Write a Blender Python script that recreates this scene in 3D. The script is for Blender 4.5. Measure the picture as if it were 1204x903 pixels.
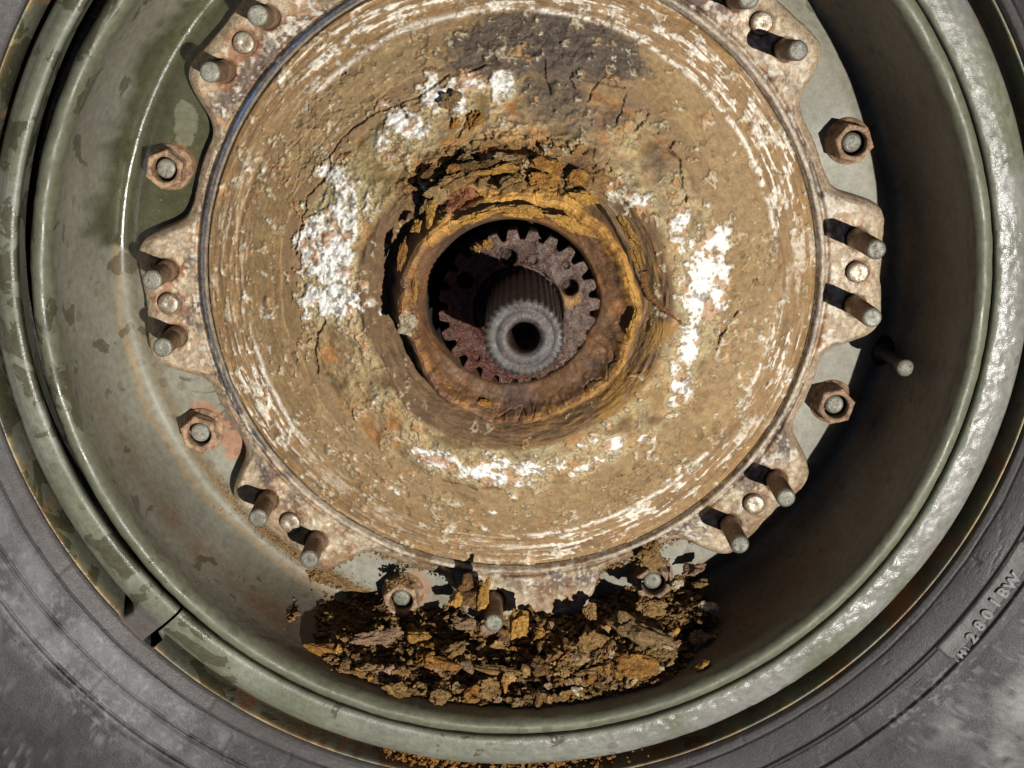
import bpy, math, random
import numpy as np
from mathutils import Vector, Matrix

random.seed(7)
rng = np.random.default_rng(11)
sc = bpy.context.scene
for o in list(bpy.data.objects):
    bpy.data.objects.remove(o)
col = sc.collection
MM = 0.001
R = math.radians

# ------------------------------------------------------------ camera, light
FPX, CY, CH = 1600.0, 122.4, 640.0          # focal length in photo pixels, camera y and height (mm)
TH = math.atan((451.5 - 40) / FPX)
cam = bpy.data.cameras.new('camera')
cam.lens = 36 * FPX / 1204
cam.sensor_width = 36
cam.clip_start = 0.01
cam.clip_end = 100
co = bpy.data.objects.new('camera', cam)
col.objects.link(co)
co.location = (0, CY * MM, CH * MM)
co.rotation_euler = (-TH, 0, 0)
sc.camera = co

SUN_EL, SUN_AZ = R(66.5), R(-22)              # azimuth from +X, towards the lower right of the picture
sd = Vector((math.cos(SUN_EL) * math.cos(SUN_AZ), math.cos(SUN_EL) * math.sin(SUN_AZ), math.sin(SUN_EL)))
sl = bpy.data.lights.new('sun', 'SUN')
sl.energy = 5.0
sl.angle = R(0.7)
sl.color = (1.0, 0.965, 0.91)
so = bpy.data.objects.new('sun', sl)
col.objects.link(so)
so.rotation_euler = sd.to_track_quat('Z', 'Y').to_euler()
so.location = (0.5, -0.3, 2)

w = bpy.data.worlds.new('World')
sc.world = w
w.use_nodes = True
nt = w.node_tree
nt.nodes.clear()
sky = nt.nodes.new('ShaderNodeTexSky')
sky.sky_type = 'NISHITA'
sky.sun_disc = False
sky.air_density = 0.35
sky.dust_density = 0.1
sky.sun_elevation = SUN_EL
sky.sun_rotation = math.pi / 2 - SUN_AZ
bg = nt.nodes.new('ShaderNodeBackground')
bg.inputs['Strength'].default_value = 0.05
wo = nt.nodes.new('ShaderNodeOutputWorld')
nt.links.new(sky.outputs[0], bg.inputs[0])
nt.links.new(bg.outputs[0], wo.inputs[0])
sc.view_settings.view_transform = 'Standard'
sc.view_settings.look = 'None'
sc.view_settings.exposure = 0.14
sc.view_settings.gamma = 1.0
sc.render.engine = 'CYCLES'
sc.cycles.max_bounces = 6
sc.cycles.diffuse_bounces = 1
sc.cycles.glossy_bounces = 2


# ------------------------------------------------------------ helpers
def at(px, py, z):
    """photo pixel -> point (mm) on the horizontal plane z of the wheel"""
    u = (px - 602) / FPX
    v = (py - 451.5) / FPX
    n = math.cos(TH) - v * math.sin(TH)
    s = v * math.cos(TH) + math.sin(TH)
    H = CH - z
    return np.array([u / n * H, CY - s / n * H])


def lin(c):
    c = np.asarray(c, float) / 255.0
    return np.where(c <= 0.04045, c / 12.92, ((c + 0.055) / 1.055) ** 2.4)


def C(r, g, b, k=0.70):
    return lin((r, g, b)) * k


def _hash(ix, iy, iz, seed):
    h = (ix.astype(np.uint32) * np.uint32(374761393) + iy.astype(np.uint32) * np.uint32(668265263)
         + iz.astype(np.uint32) * np.uint32(2147483647 - 61) + np.uint32(seed * 9176 + 77))
    h = (h ^ (h >> np.uint32(13))) * np.uint32(1274126177)
    h = h ^ (h >> np.uint32(16))
    return h.astype(np.float32) / 4294967295.0


def vnoise(x, y, z=None, seed=0):
    x = np.asarray(x, np.float32)
    y = np.asarray(y, np.float32)
    fx, fy = np.floor(x), np.floor(y)
    ix, iy = fx.astype(np.int32), fy.astype(np.int32)
    tx, ty = x - fx, y - fy
    tx = tx * tx * (3 - 2 * tx)
    ty = ty * ty * (3 - 2 * ty)

    def layer(iz):
        a = _hash(ix, iy, iz, seed)
        b = _hash(ix + 1, iy, iz, seed)
        c = _hash(ix, iy + 1, iz, seed)
        d = _hash(ix + 1, iy + 1, iz, seed)
        return (a + (b - a) * tx) * (1 - ty) + (c + (d - c) * tx) * ty
    if z is None:
        return layer(np.zeros_like(ix))
    z = np.asarray(z, np.float32)
    fz = np.floor(z)
    iz = fz.astype(np.int32)
    tz = z - fz
    tz = tz * tz * (3 - 2 * tz)
    return layer(iz) * (1 - tz) + layer(iz + 1) * tz


def fbm(x, y, z=None, s=1.0, o=4, seed=0, g=0.5):
    """value noise sum, about -1..1; s = size of the largest feature in mm"""
    t, a, n = 0, 1.0, 0
    for k in range(o):
        f = 2.03 ** k / s
        t = t + a * (vnoise(x * f + 3.1 * k, y * f - 1.7 * k, None if z is None else z * f, seed + k) * 2 - 1)
        n += a
        a *= g
    return t / n * 1.6


def worley(x, y, s, seed=0):
    """distance to the border between cells (0 at the border), cell size s"""
    x = x / s
    y = y / s
    ix, iy = np.floor(x).astype(np.int32), np.floor(y).astype(np.int32)
    f1 = np.full(x.shape, 9.0, np.float32)
    f2 = np.full(x.shape, 9.0, np.float32)
    z0 = np.zeros_like(ix)
    for dx in (-1, 0, 1):
        for dy in (-1, 0, 1):
            jx, jy = ix + dx, iy + dy
            px = jx + _hash(jx, jy, z0, seed)
            py = jy + _hash(jx, jy, z0 + 5, seed)
            d = np.hypot(px - x, py - y).astype(np.float32)
            f2 = np.minimum(f2, np.maximum(f1, d))
            f1 = np.minimum(f1, d)
    return f2 - f1


def ss(a, b, x):
    t = np.clip((x - a) / (b - a), 0, 1)
    return t * t * (3 - 2 * t)


def mixc(c, k, m):
    return c * (1 - m[..., None]) + np.asarray(k) * m[..., None]


def adiff(a, b):
    return (a - b + math.pi) % (2 * math.pi) - math.pi


def segdist(x, y, pts):
    d = np.full(x.shape, 1e6, np.float32)
    for (ax, ay), (bx, by) in zip(pts[:-1], pts[1:]):
        vx, vy = bx - ax, by - ay
        t = np.clip(((x - ax) * vx + (y - ay) * vy) / (vx * vx + vy * vy + 1e-9), 0, 1)
        d = np.minimum(d, np.hypot(x - ax - t * vx, y - ay - t * vy))
    return d


def mesh(name, V, F, mats, parent=None, smooth=True, tint=None, wet=None, fmat=None, loc=None):
    """V (n,3) in mm, F (m,k) quads or tris as array, or a list of tuples"""
    me = bpy.data.meshes.new(name)
    V = np.asarray(V, np.float32) * MM
    if isinstance(F, np.ndarray):
        k = F.shape[1]
        me.vertices.add(len(V))
        me.vertices.foreach_set('co', V.ravel())
        me.loops.add(F.size)
        me.loops.foreach_set('vertex_index', F.astype(np.int32).ravel())
        me.polygons.add(len(F))
        me.polygons.foreach_set('loop_start', np.arange(0, F.size, k, dtype=np.int32))
        me.update(calc_edges=True)
    else:
        me.from_pydata(V.tolist(), [], F)
        me.update()
    me.polygons.foreach_set('use_smooth', np.full(len(me.polygons), smooth))
    for m in (mats if isinstance(mats, (list, tuple)) else [mats]):
        me.materials.append(m)
    if fmat is not None:
        me.polygons.foreach_set('material_index', np.asarray(fmat, np.int32))
    if tint is not None:
        a = me.color_attributes.new('tint', 'FLOAT_COLOR', 'POINT')
        a.data.foreach_set('color', np.asarray(tint, np.float32).reshape(-1, 4).ravel())
    if wet is not None:
        a = me.attributes.new('wet', 'FLOAT', 'POINT')
        a.data.foreach_set('value', np.asarray(wet, np.float32).ravel())
    me.update()
    o = bpy.data.objects.new(name, me)
    col.objects.link(o)
    if parent is not None:
        o.parent = parent
    if loc is not None:
        o.location = Vector(loc) * MM
    return o


def tag(o, label=None, cat=None, group=None, kind=None):
    if label: o['label'] = label
    if cat: o['category'] = cat
    if group: o['group'] = group
    if kind: o['kind'] = kind
    return o


def empty(name, loc=(0, 0, 0)):
    o = bpy.data.objects.new(name, None)
    o.empty_display_size = 0.02
    o.location = Vector(loc) * MM
    col.objects.link(o)
    return o


def gridfaces(n, m, closed=True):
    i = np.arange(n if closed else n - 1)[:, None]
    j = np.arange(m - 1)[None, :]
    a = i * m + j
    b = ((i + 1) % n) * m + j
    return np.stack([a, b, b + 1, a + 1], -1).reshape(-1, 4)


def resample(prof, step, rnd=1):
    """profile knots [(r,z)...] -> dense smooth polyline with spacing about step"""
    P = np.array(prof, float)
    for _ in range(rnd):                                     # Chaikin corner rounding
        q = [P[0]]
        for a, b in zip(P[:-1], P[1:]):
            q += [a * .75 + b * .25, a * .25 + b * .75]
        q.append(P[-1])
        P = np.array(q)
    L = np.r_[0, np.cumsum(np.hypot(*np.diff(P, axis=0).T))]
    t = np.linspace(0, L[-1], max(4, int(L[-1] / step)))
    return np.interp(t, L, P[:, 0]), np.interp(t, L, P[:, 1])


# ------------------------------------------------------------ materials
def mat_base(name):
    m = bpy.data.materials.new(name)
    m.use_nodes = True
    t = m.node_tree
    return m, t, t.nodes['Principled BSDF']


def N(t, typ, **k):
    n = t.nodes.new(typ)
    for a, b in k.items():
        if a in n.inputs.keys() if hasattr(n.inputs, 'keys') else False:
            n.inputs[a].default_value = b
        else:
            setattr(n, a, b)
    return n


def noise(t, vec, scale, detail=6, rough=0.6, dist=0.0):
    n = t.nodes.new('ShaderNodeTexNoise')
    n.inputs['Scale'].default_value = scale
    n.inputs['Detail'].default_value = detail
    n.inputs['Roughness'].default_value = rough
    n.inputs['Distortion'].default_value = dist
    t.links.new(vec, n.inputs['Vector'])
    return n.outputs['Fac']


def ramp(t, fac, a, b, va=0.0, vb=1.0):
    n = t.nodes.new('ShaderNodeMapRange')
    n.interpolation_type = 'SMOOTHSTEP'
    for k, v in zip(('From Min', 'From Max', 'To Min', 'To Max'), (a, b, va, vb)):
        n.inputs[k].default_value = v
    t.links.new(fac, n.inputs['Value'])
    return n.outputs['Result']


def mix(t, fac, a, b, blend='MIX'):
    n = t.nodes.new('ShaderNodeMix')
    n.data_type = 'RGBA'
    n.blend_type = blend
    for s, v in ((n.inputs[0], fac), (n.inputs[6], a), (n.inputs[7], b)):
        if hasattr(v, 'links'):
            t.links.new(v, s)
        elif isinstance(v, (int, float)):
            s.default_value = v
        else:
            s.default_value = (*[float(q) for q in v[:3]], 1)
    return n.outputs[2]


def math_(t, op, a, b=0.0):
    n = t.nodes.new('ShaderNodeMath')
    n.operation = op
    for s, v in ((n.inputs[0], a), (n.inputs[1], b)):
        if hasattr(v, 'links'):
            t.links.new(v, s)
        else:
            s.default_value = v
    return n.outputs[0]


def bump(t, h, strength, dist, prev=None):
    n = t.nodes.new('ShaderNodeBump')
    n.inputs['Strength'].default_value = strength
    n.inputs['Distance'].default_value = dist
    t.links.new(h, n.inputs['Height'])
    if prev is not None:
        t.links.new(prev, n.inputs['Normal'])
    return n.outputs['Normal']


def mat_tint(name, var=0.45, b=(0.6, 0.0006), b2=(0.5, 0.0012), rough_gain=0.25, metallic=0.0, speck=None):
    """colour from the 'tint' attribute (alpha = roughness) broken up by fine noise"""
    m, t, p = mat_base(name)
    tc = t.nodes.new('ShaderNodeTexCoord').outputs['Object']
    at_ = t.nodes.new('ShaderNodeAttribute')
    at_.attribute_name = 'tint'
    n1 = noise(t, tc, 330, 8, 0.7, 0.4)
    n2 = noise(t, tc, 1500, 4, 0.65)
    v = ramp(t, n1, 0.28, 0.72, 1 - var, 1 + var)
    v2 = ramp(t, n2, 0.3, 0.7, 1 - var * .6, 1 + var * .6)
    vv = math_(t, 'MULTIPLY', v, v2)
    comb = t.nodes.new('ShaderNodeCombineColor')
    for i in range(3):
        t.links.new(vv, comb.inputs[i])
    c = mix(t, 1.0, at_.outputs['Color'], comb.outputs[0], 'MULTIPLY')
    if speck is not None:
        n3 = noise(t, tc, 700, 3, 0.6)
        c = mix(t, ramp(t, n3, 0.66, 0.72, 0, 0.8), c, speck)
    t.links.new(c, p.inputs['Base Color'])
    r = math_(t, 'ADD', at_.outputs['Alpha'], ramp(t, n2, 0.3, 0.7, -rough_gain, rough_gain))
    r.node.use_clamp = True
    t.links.new(r, p.inputs['Roughness'])
    p.inputs['Metallic'].default_value = metallic
    nn = bump(t, n1, b2[0], b2[1])
    nn = bump(t, n2, b[0], b[1], nn)
    t.links.new(nn, p.inputs['Normal'])
    return m


def mat_noise(name, cols, scale=250, rough=0.7, metallic=0.0, bs=0.5, bd=0.0008, rvar=0.15, fine=1400, rnd=0.0, spec=0.5):
    """three colours mixed by noise"""
    m, t, p = mat_base(name)
    tc = t.nodes.new('ShaderNodeTexCoord').outputs['Object']
    if rnd:
        oi = t.nodes.new('ShaderNodeObjectInfo')
        va = t.nodes.new('ShaderNodeVectorMath')
        va.operation = 'ADD'
        t.links.new(tc, va.inputs[0])
        t.links.new(oi.outputs['Random'], va.inputs[1])
        tc = va.outputs[0]
    n1 = noise(t, tc, scale, 8, 0.68, 0.5)
    n2 = noise(t, tc, scale * 2.7, 6, 0.65)
    n3 = noise(t, tc, fine, 4, 0.6)
    c = mix(t, ramp(t, n1, 0.40, 0.60), cols[0], cols[1])
    if len(cols) > 2:
        c = mix(t, ramp(t, n2, 0.54, 0.66), c, cols[2])
    vv = ramp(t, n3, 0.3, 0.7, 0.7, 1.25)
    if rnd:
        vv = math_(t, 'MULTIPLY', vv, ramp(t, oi.outputs['Random'], 0, 1, 1 - rnd, 1 + rnd))
    comb = t.nodes.new('ShaderNodeCombineColor')
    for i in range(3):
        t.links.new(vv, comb.inputs[i])
    c = mix(t, 1.0, c, comb.outputs[0], 'MULTIPLY')
    t.links.new(c, p.inputs['Base Color'])
    r = ramp(t, n2, 0.3, 0.7, max(0.05, rough - rvar), min(1, rough + rvar))
    t.links.new(r, p.inputs['Roughness'])
    p.inputs['Metallic'].default_value = metallic
    p.inputs['Specular IOR Level'].default_value = spec
    nn = bump(t, n1, bs, bd * 1.6)
    nn = bump(t, n3, bs, bd * 0.6, nn)
    t.links.new(nn, p.inputs['Normal'])
    return m


def mp_(t, vec, sc_):
    n = t.nodes.new('ShaderNodeVectorMath')
    n.operation = 'MULTIPLY'
    t.links.new(vec, n.inputs[0])
    n.inputs[1].default_value = sc_
    return n.outputs[0]


def mat_paint(name, wrinkle=0.0):
    """old olive paint: tint attribute, with sharp edged wet or peeled patches steered by 'wet'"""
    m, t, p = mat_base(name)
    tc = t.nodes.new('ShaderNodeTexCoord').outputs['Object']
    at_ = t.nodes.new('ShaderNodeAttribute')
    at_.attribute_name = 'tint'
    aw = t.nodes.new('ShaderNodeAttribute')
    aw.attribute_name = 'wet'
    n1 = noise(t, tc, 45, 5, 0.55, 0.6)
    n2 = noise(t, tc, 260, 7, 0.65)
    n3 = noise(t, tc, 1700, 3, 0.6)
    nl = noise(t, tc, 18, 4, 0.5)
    m1 = ramp(t, math_(t, 'ADD', n1, aw.outputs['Fac']), 0.615, 0.635)
    vor = t.nodes.new('ShaderNodeTexVoronoi')
    vor.inputs['Scale'].default_value = 75
    t.links.new(tc, vor.inputs['Vector'])
    spots = math_(t, 'MULTIPLY', ramp(t, vor.outputs['Distance'], 0.20, 0.24, 1, 0), ramp(t, nl, 0.50, 0.53))
    mask = math_(t, 'MAXIMUM', m1, math_(t, 'MULTIPLY', spots, 0.45))
    scr = ramp(t, noise(t, mp_(t, tc, (9, 9, 60)), 60, 5, 0.6, 1.5), 0.66, 0.70)
    vv = math_(t, 'MULTIPLY', ramp(t, n2, 0.3, 0.7, 0.82, 1.15), ramp(t, nl, 0.3, 0.7, 0.85, 1.12))
    comb = t.nodes.new('ShaderNodeCombineColor')
    for i in range(3):
        t.links.new(vv, comb.inputs[i])
    c = mix(t, 1.0, at_.outputs['Color'], comb.outputs[0], 'MULTIPLY')
    dark = mix(t, 1.0, c, (0.52, 0.49, 0.42), 'MULTIPLY')
    c = mix(t, mask, c, dark)
    c = mix(t, math_(t, 'MULTIPLY', scr, 0.35), c, C(172, 168, 150))
    grit = ramp(t, noise(t, tc, 900, 2, 0.5), 0.68, 0.74)
    c = mix(t, math_(t, 'MULTIPLY', grit, 0.5), c, C(170, 150, 116))
    chips = ramp(t, noise(t, tc, 150, 8, 0.75), 0.70, 0.72)
    c = mix(t, math_(t, 'MULTIPLY', chips, 0.35), c, C(150, 110, 80))
    t.links.new(c, p.inputs['Base Color'])
    r = math_(t, 'SUBTRACT', at_.outputs['Alpha'], math_(t, 'MULTIPLY', mask, 0.14))
    r = math_(t, 'ADD', r, ramp(t, n3, 0.3, 0.7, -0.08, 0.08))
    r.node.use_clamp = True
    t.links.new(r, p.inputs['Roughness'])
    nn = bump(t, n2, 0.35, 0.0006)
    if wrinkle:
        nn = bump(t, noise(t, tc, 620, 3, 0.5, 1.5), wrinkle, 0.0007, nn)
    nn = bump(t, mask, 0.3, 0.0002, nn)
    nn = bump(t, n3, 0.25, 0.0002, nn)
    t.links.new(nn, p.inputs['Normal'])
    return m


M = {}
M['hub'] = mat_tint('dried mud and scale', 0.26, (0.45, 0.0004), (0.5, 0.0011))
M['flange'] = mat_tint('corroded flange metal', 0.42, (0.5, 0.0004), (0.6, 0.0009), 0.3, 0.15)
M['rim'] = mat_paint('olive rim paint')
M['ring'] = mat_paint('olive ring paint', 0.28)
M['tyre'] = mat_tint('dusty tyre rubber', 0.28, (0.45, 0.00035), (0.35, 0.0006), 0.12)
M['gear'] = mat_tint('wet brown gear metal', 0.4, (0.7, 0.0005), (0.9, 0.0012), 0.12, 0.35)
M['stud_tip'] = mat_noise('grey stud end', [C(122, 122, 108), C(146, 142, 126), C(110, 84, 62)], 170, 0.5, 0.25, 0.5, 0.0006, rnd=0.25)
M['stud_side'] = mat_noise('rusty stud thread', [C(172, 144, 112), C(126, 102, 82), C(190, 150, 104)], 420, 0.5, 0.15)
M['cap'] = mat_noise('scratched steel pin', [C(176, 168, 150), C(146, 128, 104), C(150, 104, 64)], 260, 0.38, 0.45, 0.4, 0.0005)
M['nut'] = mat_noise('rusty nut', [C(184, 154, 122), C(126, 98, 76), C(182, 122, 76)], 230, 0.6, 0.1, 0.8, 0.0008, rnd=0.22)
M['shaft'] = mat_noise('dull grey shaft steel', [C(84, 78, 74), C(62, 56, 52), C(118, 94, 70)], 170, 0.5, 0.15, 0.4, 0.0006)
M['bore'] = mat_noise('brown bore rust', [C(80, 58, 48), C(58, 44, 38), C(120, 92, 76)], 300, 0.5, 0.2)
M['dark'] = mat_noise('dark shaded metal', [C(40, 33, 28), C(26, 22, 19), C(56, 42, 32)], 200, 0.5, 0.1)  # near black, deep shade of the gaps put into the colour
K = 1.0
CH_COL = {
    'tan mud': [C(172, 142, 98), C(146, 118, 80), C(190, 160, 114)],
    'grey brown': [C(170, 134, 84), C(132, 102, 62), C(194, 156, 100)],
    'dark brown': [C(140, 106, 64), C(98, 76, 50), C(178, 126, 62)],
    'orange rust': [C(188, 136, 66), C(146, 98, 48), C(208, 160, 90)],
    'yellow ochre': [C(206, 156, 74), C(166, 120, 58), C(222, 184, 112)],
    'pinkish brown': [C(170, 138, 108), C(140, 112, 86), C(196, 164, 128)],
    'white flecked': [C(214, 204, 176), C(170, 140, 92), C(236, 232, 220)],
}
for k, v in CH_COL.items():
    M[k] = mat_noise('chunk ' + k, v, 330, 0.85, 0.0, 0.9, 0.0014, 0.1, 1500, rnd=0.16, spec=0.2)
M['crumb'] = mat_noise('rust crumbs', [C(166, 132, 82), C(112, 88, 58), C(186, 142, 82)], 160, 0.85, 0, 0.7, 0.001, spec=0.2)
M['heap'] = mat_noise('fine dark rust dirt', [C(128, 100, 62), C(92, 72, 48), C(160, 116, 60)], 420, 0.95, 0, 1.0, 0.002, spec=0.15)
M['ground'] = mat_noise('dry concrete ground', [C(150, 145, 135), C(120, 115, 105), C(170, 165, 155)], 6, 0.9, 0, 0.4, 0.003, fine=60)

# ------------------------------------------------------------ ground
g = mesh('ground', [(-4000, -4000, -205), (4000, -4000, -205), (4000, 4000, -205), (-4000, 4000, -205)], [(0, 1, 2, 3)], M['ground'])
tag(g, 'dry grey ground under the wheel', 'ground', kind='structure')


# ------------------------------------------------------------ tyre
def build_tyre():
    n = 1300
    pr = [(257.5, -40), (258.6, -12), (259.0, -3), (261, -0.5), (266, 1.5), (268.0, 2.2), (271, 3.2), (276, 4.6), (281, 5.6),
          (283.5, 6.2), (288, 7.0), (293, 8.2), (296, 9.2), (304, 11), (325, 15), (350, 16.5), (380, 12), (410, -4), (432, -32),
          (444, -75), (446, -120), (438, -165), (420, -195), (395, -204)]
    r1, z1 = resample(pr[:14], 0.42)
    r2, z2 = resample(pr[13:], 4.0)
    r, z = np.r_[r1, r2[1:]], np.r_[z1, z2[1:]]
    a = np.linspace(-math.pi, math.pi, n, endpoint=False)
    Rr, A = np.meshgrid(r, a)
    Z = np.tile(z, (n, 1))
    k = ss(259, 264, Rr)
    ox, oy = -3.2 * k, 0.8 * k
    X, Y = Rr * np.cos(A) + ox, Rr * np.sin(A) + oy
    f = fbm(X, Y, s=60, o=4, seed=5)
    Z += 0.5 * f * ss(262, 270, Rr)
    # moulded lines
    def groove(rc, wd, d):
        return -d * np.exp(-((Rr - rc) / wd) ** 2)
    rr = 0.35 * fbm(X, Y, s=20, o=2, seed=3)
    Z += -0.8 * np.exp(-((Rr + rr - 266.6) / .35) ** 2)
    Z += -1.0 * np.exp(-((Rr - 280.6) / .45) ** 2) + 0.5 * np.exp(-((Rr - 281.7) / .4) ** 2) - 0.7 * np.exp(-((Rr - 282.8) / .4) ** 2)
    Z += 0.9 * ss(294.2, 295.2, Rr) * (1 - ss(295.2, 300, Rr)) - 0.7 * np.exp(-((Rr - 294.2) / .5) ** 2)
    marks = [((64, 678), (84, 663)), ((97, 817), (120, 793)), ((243, 838), (252, 822)), ((333, 903), (341, 888)),
             ((1143, 657), (1152, 664)), ((1062, 735), (1071, 741)), ((868, 862), (875, 878)), ((999, 843), (1018, 868)), ((262, 880), (270, 866))]
    for p0, p1 in marks:
        d = segdist(X, Y, [at(*p0, 5), at(*p1, 5)])
        Z -= 0.8 * np.exp(-(d / .6) ** 2)
    # colours
    T = np.zeros(X.shape + (4,))
    c = np.tile(C(45, 41, 40), X.shape + (1,))
    c = mixc(c, C(64, 60, 59), ss(-0.15, 0.7, fbm(X, Y, s=45, o=5, seed=21)) * ss(282, 300, Rr) * 0.9)
    # lower left band paler as painted-in sheen; pale weathering on lower right shoulder
    left = ss(0.7, 0.1, np.abs(adiff(A, R(-140))))
    ck = 1 - ss(.02, .07, worley(X + 3 * fbm(X, Y, s=8, o=2, seed=52), Y, 9.0, 33))
    ck = ck * ss(.15, .4, fbm(X, Y, s=24, o=3, seed=53)) * ss(262, 266, Rr)
    Z -= .25 * ck
    c = mixc(c, C(34, 31, 30), ck * .6)
    pale = np.clip(fbm(X, Y, s=16, o=5, seed=8) + 0.25 + 0.3 * left, 0, 1)
    c = mixc(c, C(108, 108, 106), np.clip(pale * left * (ss(266, 271, Rr)) * (1 - ss(296, 306, Rr)) * 0.8, 0, 1))
    right = ss(0.45, 0.1, np.abs(adiff(A, R(-42))))
    c = mixc(c, C(160, 158, 154), np.clip(right * ss(298, 322, Rr) * np.clip(fbm(X, Y, s=40, o=5, seed=31) + .45, 0, 1) * .85, 0, 1))
    c = mixc(c, C(54, 48, 46), ss(-0.2, 0.4, fbm(X, Y, s=30, o=5, seed=14)) * ss(267, 270, Rr) * (1 - ss(279, 283, Rr)) * (A > R(-100)) * .7)
    fl = fbm(X, Y, s=6, o=4, seed=40)
    c = mixc(c, C(26, 25, 24), ss(.34, .42, fl + .30 * left - .10) * ss(298, 304, Rr) * .85)
    dsp = ss(.12, .24, fbm(X, Y, s=4.6, o=4, seed=55)) * ss(-.45, .0, fbm(X, Y, s=34, o=3, seed=56)) * ss(297, 300, Rr) * (.3 + .7 * left)
    c = mixc(c, C(16, 15, 15), dsp * .9)
    wsp = ss(.42, .6, fbm(X, Y, s=2.6, o=3, seed=49)) * left * ss(268, 271, Rr) * (1 - ss(292, 297, Rr))
    c = mixc(c, C(160, 160, 158), wsp * .22)                    # dark scuffs
    c = mixc(c, C(88, 81, 77), (1 - ss(265.5, 266.6, Rr)) * 0.55)
    grit = ss(.5, .62, fbm(X, Y, s=2.2, o=2, seed=47)) * ss(282, 296, Rr)
    c = mixc(c, C(150, 148, 144), grit * .35 * ss(-.2, .4, fbm(X, Y, s=30, o=3, seed=48)))
    T[..., :3] = c
    T[..., 3] = 0.60 - 0.12 * f
    root = empty('tyre')
    tag(root, 'worn black truck tyre with dusty sidewall around the olive rim', 'tyre')
    V = np.stack([X, Y, Z], -1).reshape(-1, 3)
    mesh('sidewall', V, gridfaces(n, len(r)), M['tyre'], root, tint=T)
    # moulded plate with raised characters
    pn, pm = 60, 14
    aa = np.linspace(R(-39.6), R(-25.5), pn)
    rr_ = np.linspace(281.2, 291.8, pm)
    P, Q = np.meshgrid(rr_, aa)
    zz = np.interp(P, r, z) + 1.5
    edge = np.minimum(np.minimum(P - 281.2, 291.8 - P), (Q - aa[0]) * 285)
    zz = zz - 2.6 * (1 - ss(0, 0.8, edge))
    zz += .12 * fbm(P, Q * 285, s=4, o=2, seed=2)
    T2 = np.zeros(P.shape + (4,))
    T2[..., :3] = C(96, 92, 88) * (1 + .25 * fbm(P, Q * 285, s=6, o=3, seed=9))[..., None]
    T2[..., 3] = .5
    mesh('moulded_plate', np.stack([P * np.cos(Q) - 3.2, P * np.sin(Q) + .8, zz], -1).reshape(-1, 3), gridfaces(pn, pm, False), M['tyre'], root, tint=T2)

    def letter(ch, px, py, size, up, name='letter'):
        cu = bpy.data.curves.new('txt', 'FONT')
        cu.body = ch
        cu.size = size * MM
        cu.extrude = 0.00035
        cu.bevel_depth = 0.00035
        cu.bevel_resolution = 2
        cu.offset = 0.0002
        cu.align_x = 'CENTER'
        cu.align_y = 'CENTER'
        t = bpy.data.objects.new('txt', cu)
        col.objects.link(t)
        dg = bpy.context.evaluated_depsgraph_get()
        me = bpy.data.meshes.new_from_object(t.evaluated_get(dg))
        bpy.data.objects.remove(t)
        me.materials.clear()
        me.materials.append(M['letter'])
        o = bpy.data.objects.new(name, me)
        col.objects.link(o)
        o.parent = root
        q = at(px, py, 8.8)
        o.location = (q[0] * MM, q[1] * MM, 0.0087)
        o.rotation_euler = (0, 0, up)
        return o
    M['letter'] = mat_noise('raised rubber lettering', [C(108, 103, 100), C(88, 84, 82), C(134, 130, 126)], 260, 0.5, 0, .3, .0003)
    for ch, px, py in [('2', 1143, 750), ('8', 1152, 736), ('0', 1161, 723), ('1', 1170.5, 709), ('B', 1180, 697), ('W', 1191, 684)]:
        q = at(px, py, 8)
        letter(ch, px, py, 8.2, math.atan2(q[1], q[0] + 0) + math.pi / 2)
    q = at(1131, 769, 8)
    up = math.atan2(q[1], q[0]) + math.pi / 2
    letter('H', 1131, 769, 5.5, up, 'emblem_letter')
    n_, m_ = 40, 10
    a1 = np.linspace(0, 2 * math.pi, n_, endpoint=False)
    b1 = np.linspace(0, 2 * math.pi, m_, endpoint=False)
    B, A1 = np.meshgrid(b1, a1)
    X1 = q[0] + (4.1 + .75 * np.cos(B)) * np.cos(A1)
    Y1 = q[1] + (4.1 + .75 * np.cos(B)) * np.sin(A1)
    F = gridfaces(n_, m_)
    j = np.arange(n_)
    F = np.r_[F, np.stack([j * m_ + m_ - 1, ((j + 1) % n_) * m_ + m_ - 1, ((j + 1) % n_) * m_, j * m_], -1)]
    mesh('emblem_ring', np.stack([X1, Y1, 8.2 + .8 * np.sin(B)], -1).reshape(-1, 3), F, M['letter'], root)


build_tyre()


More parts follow.
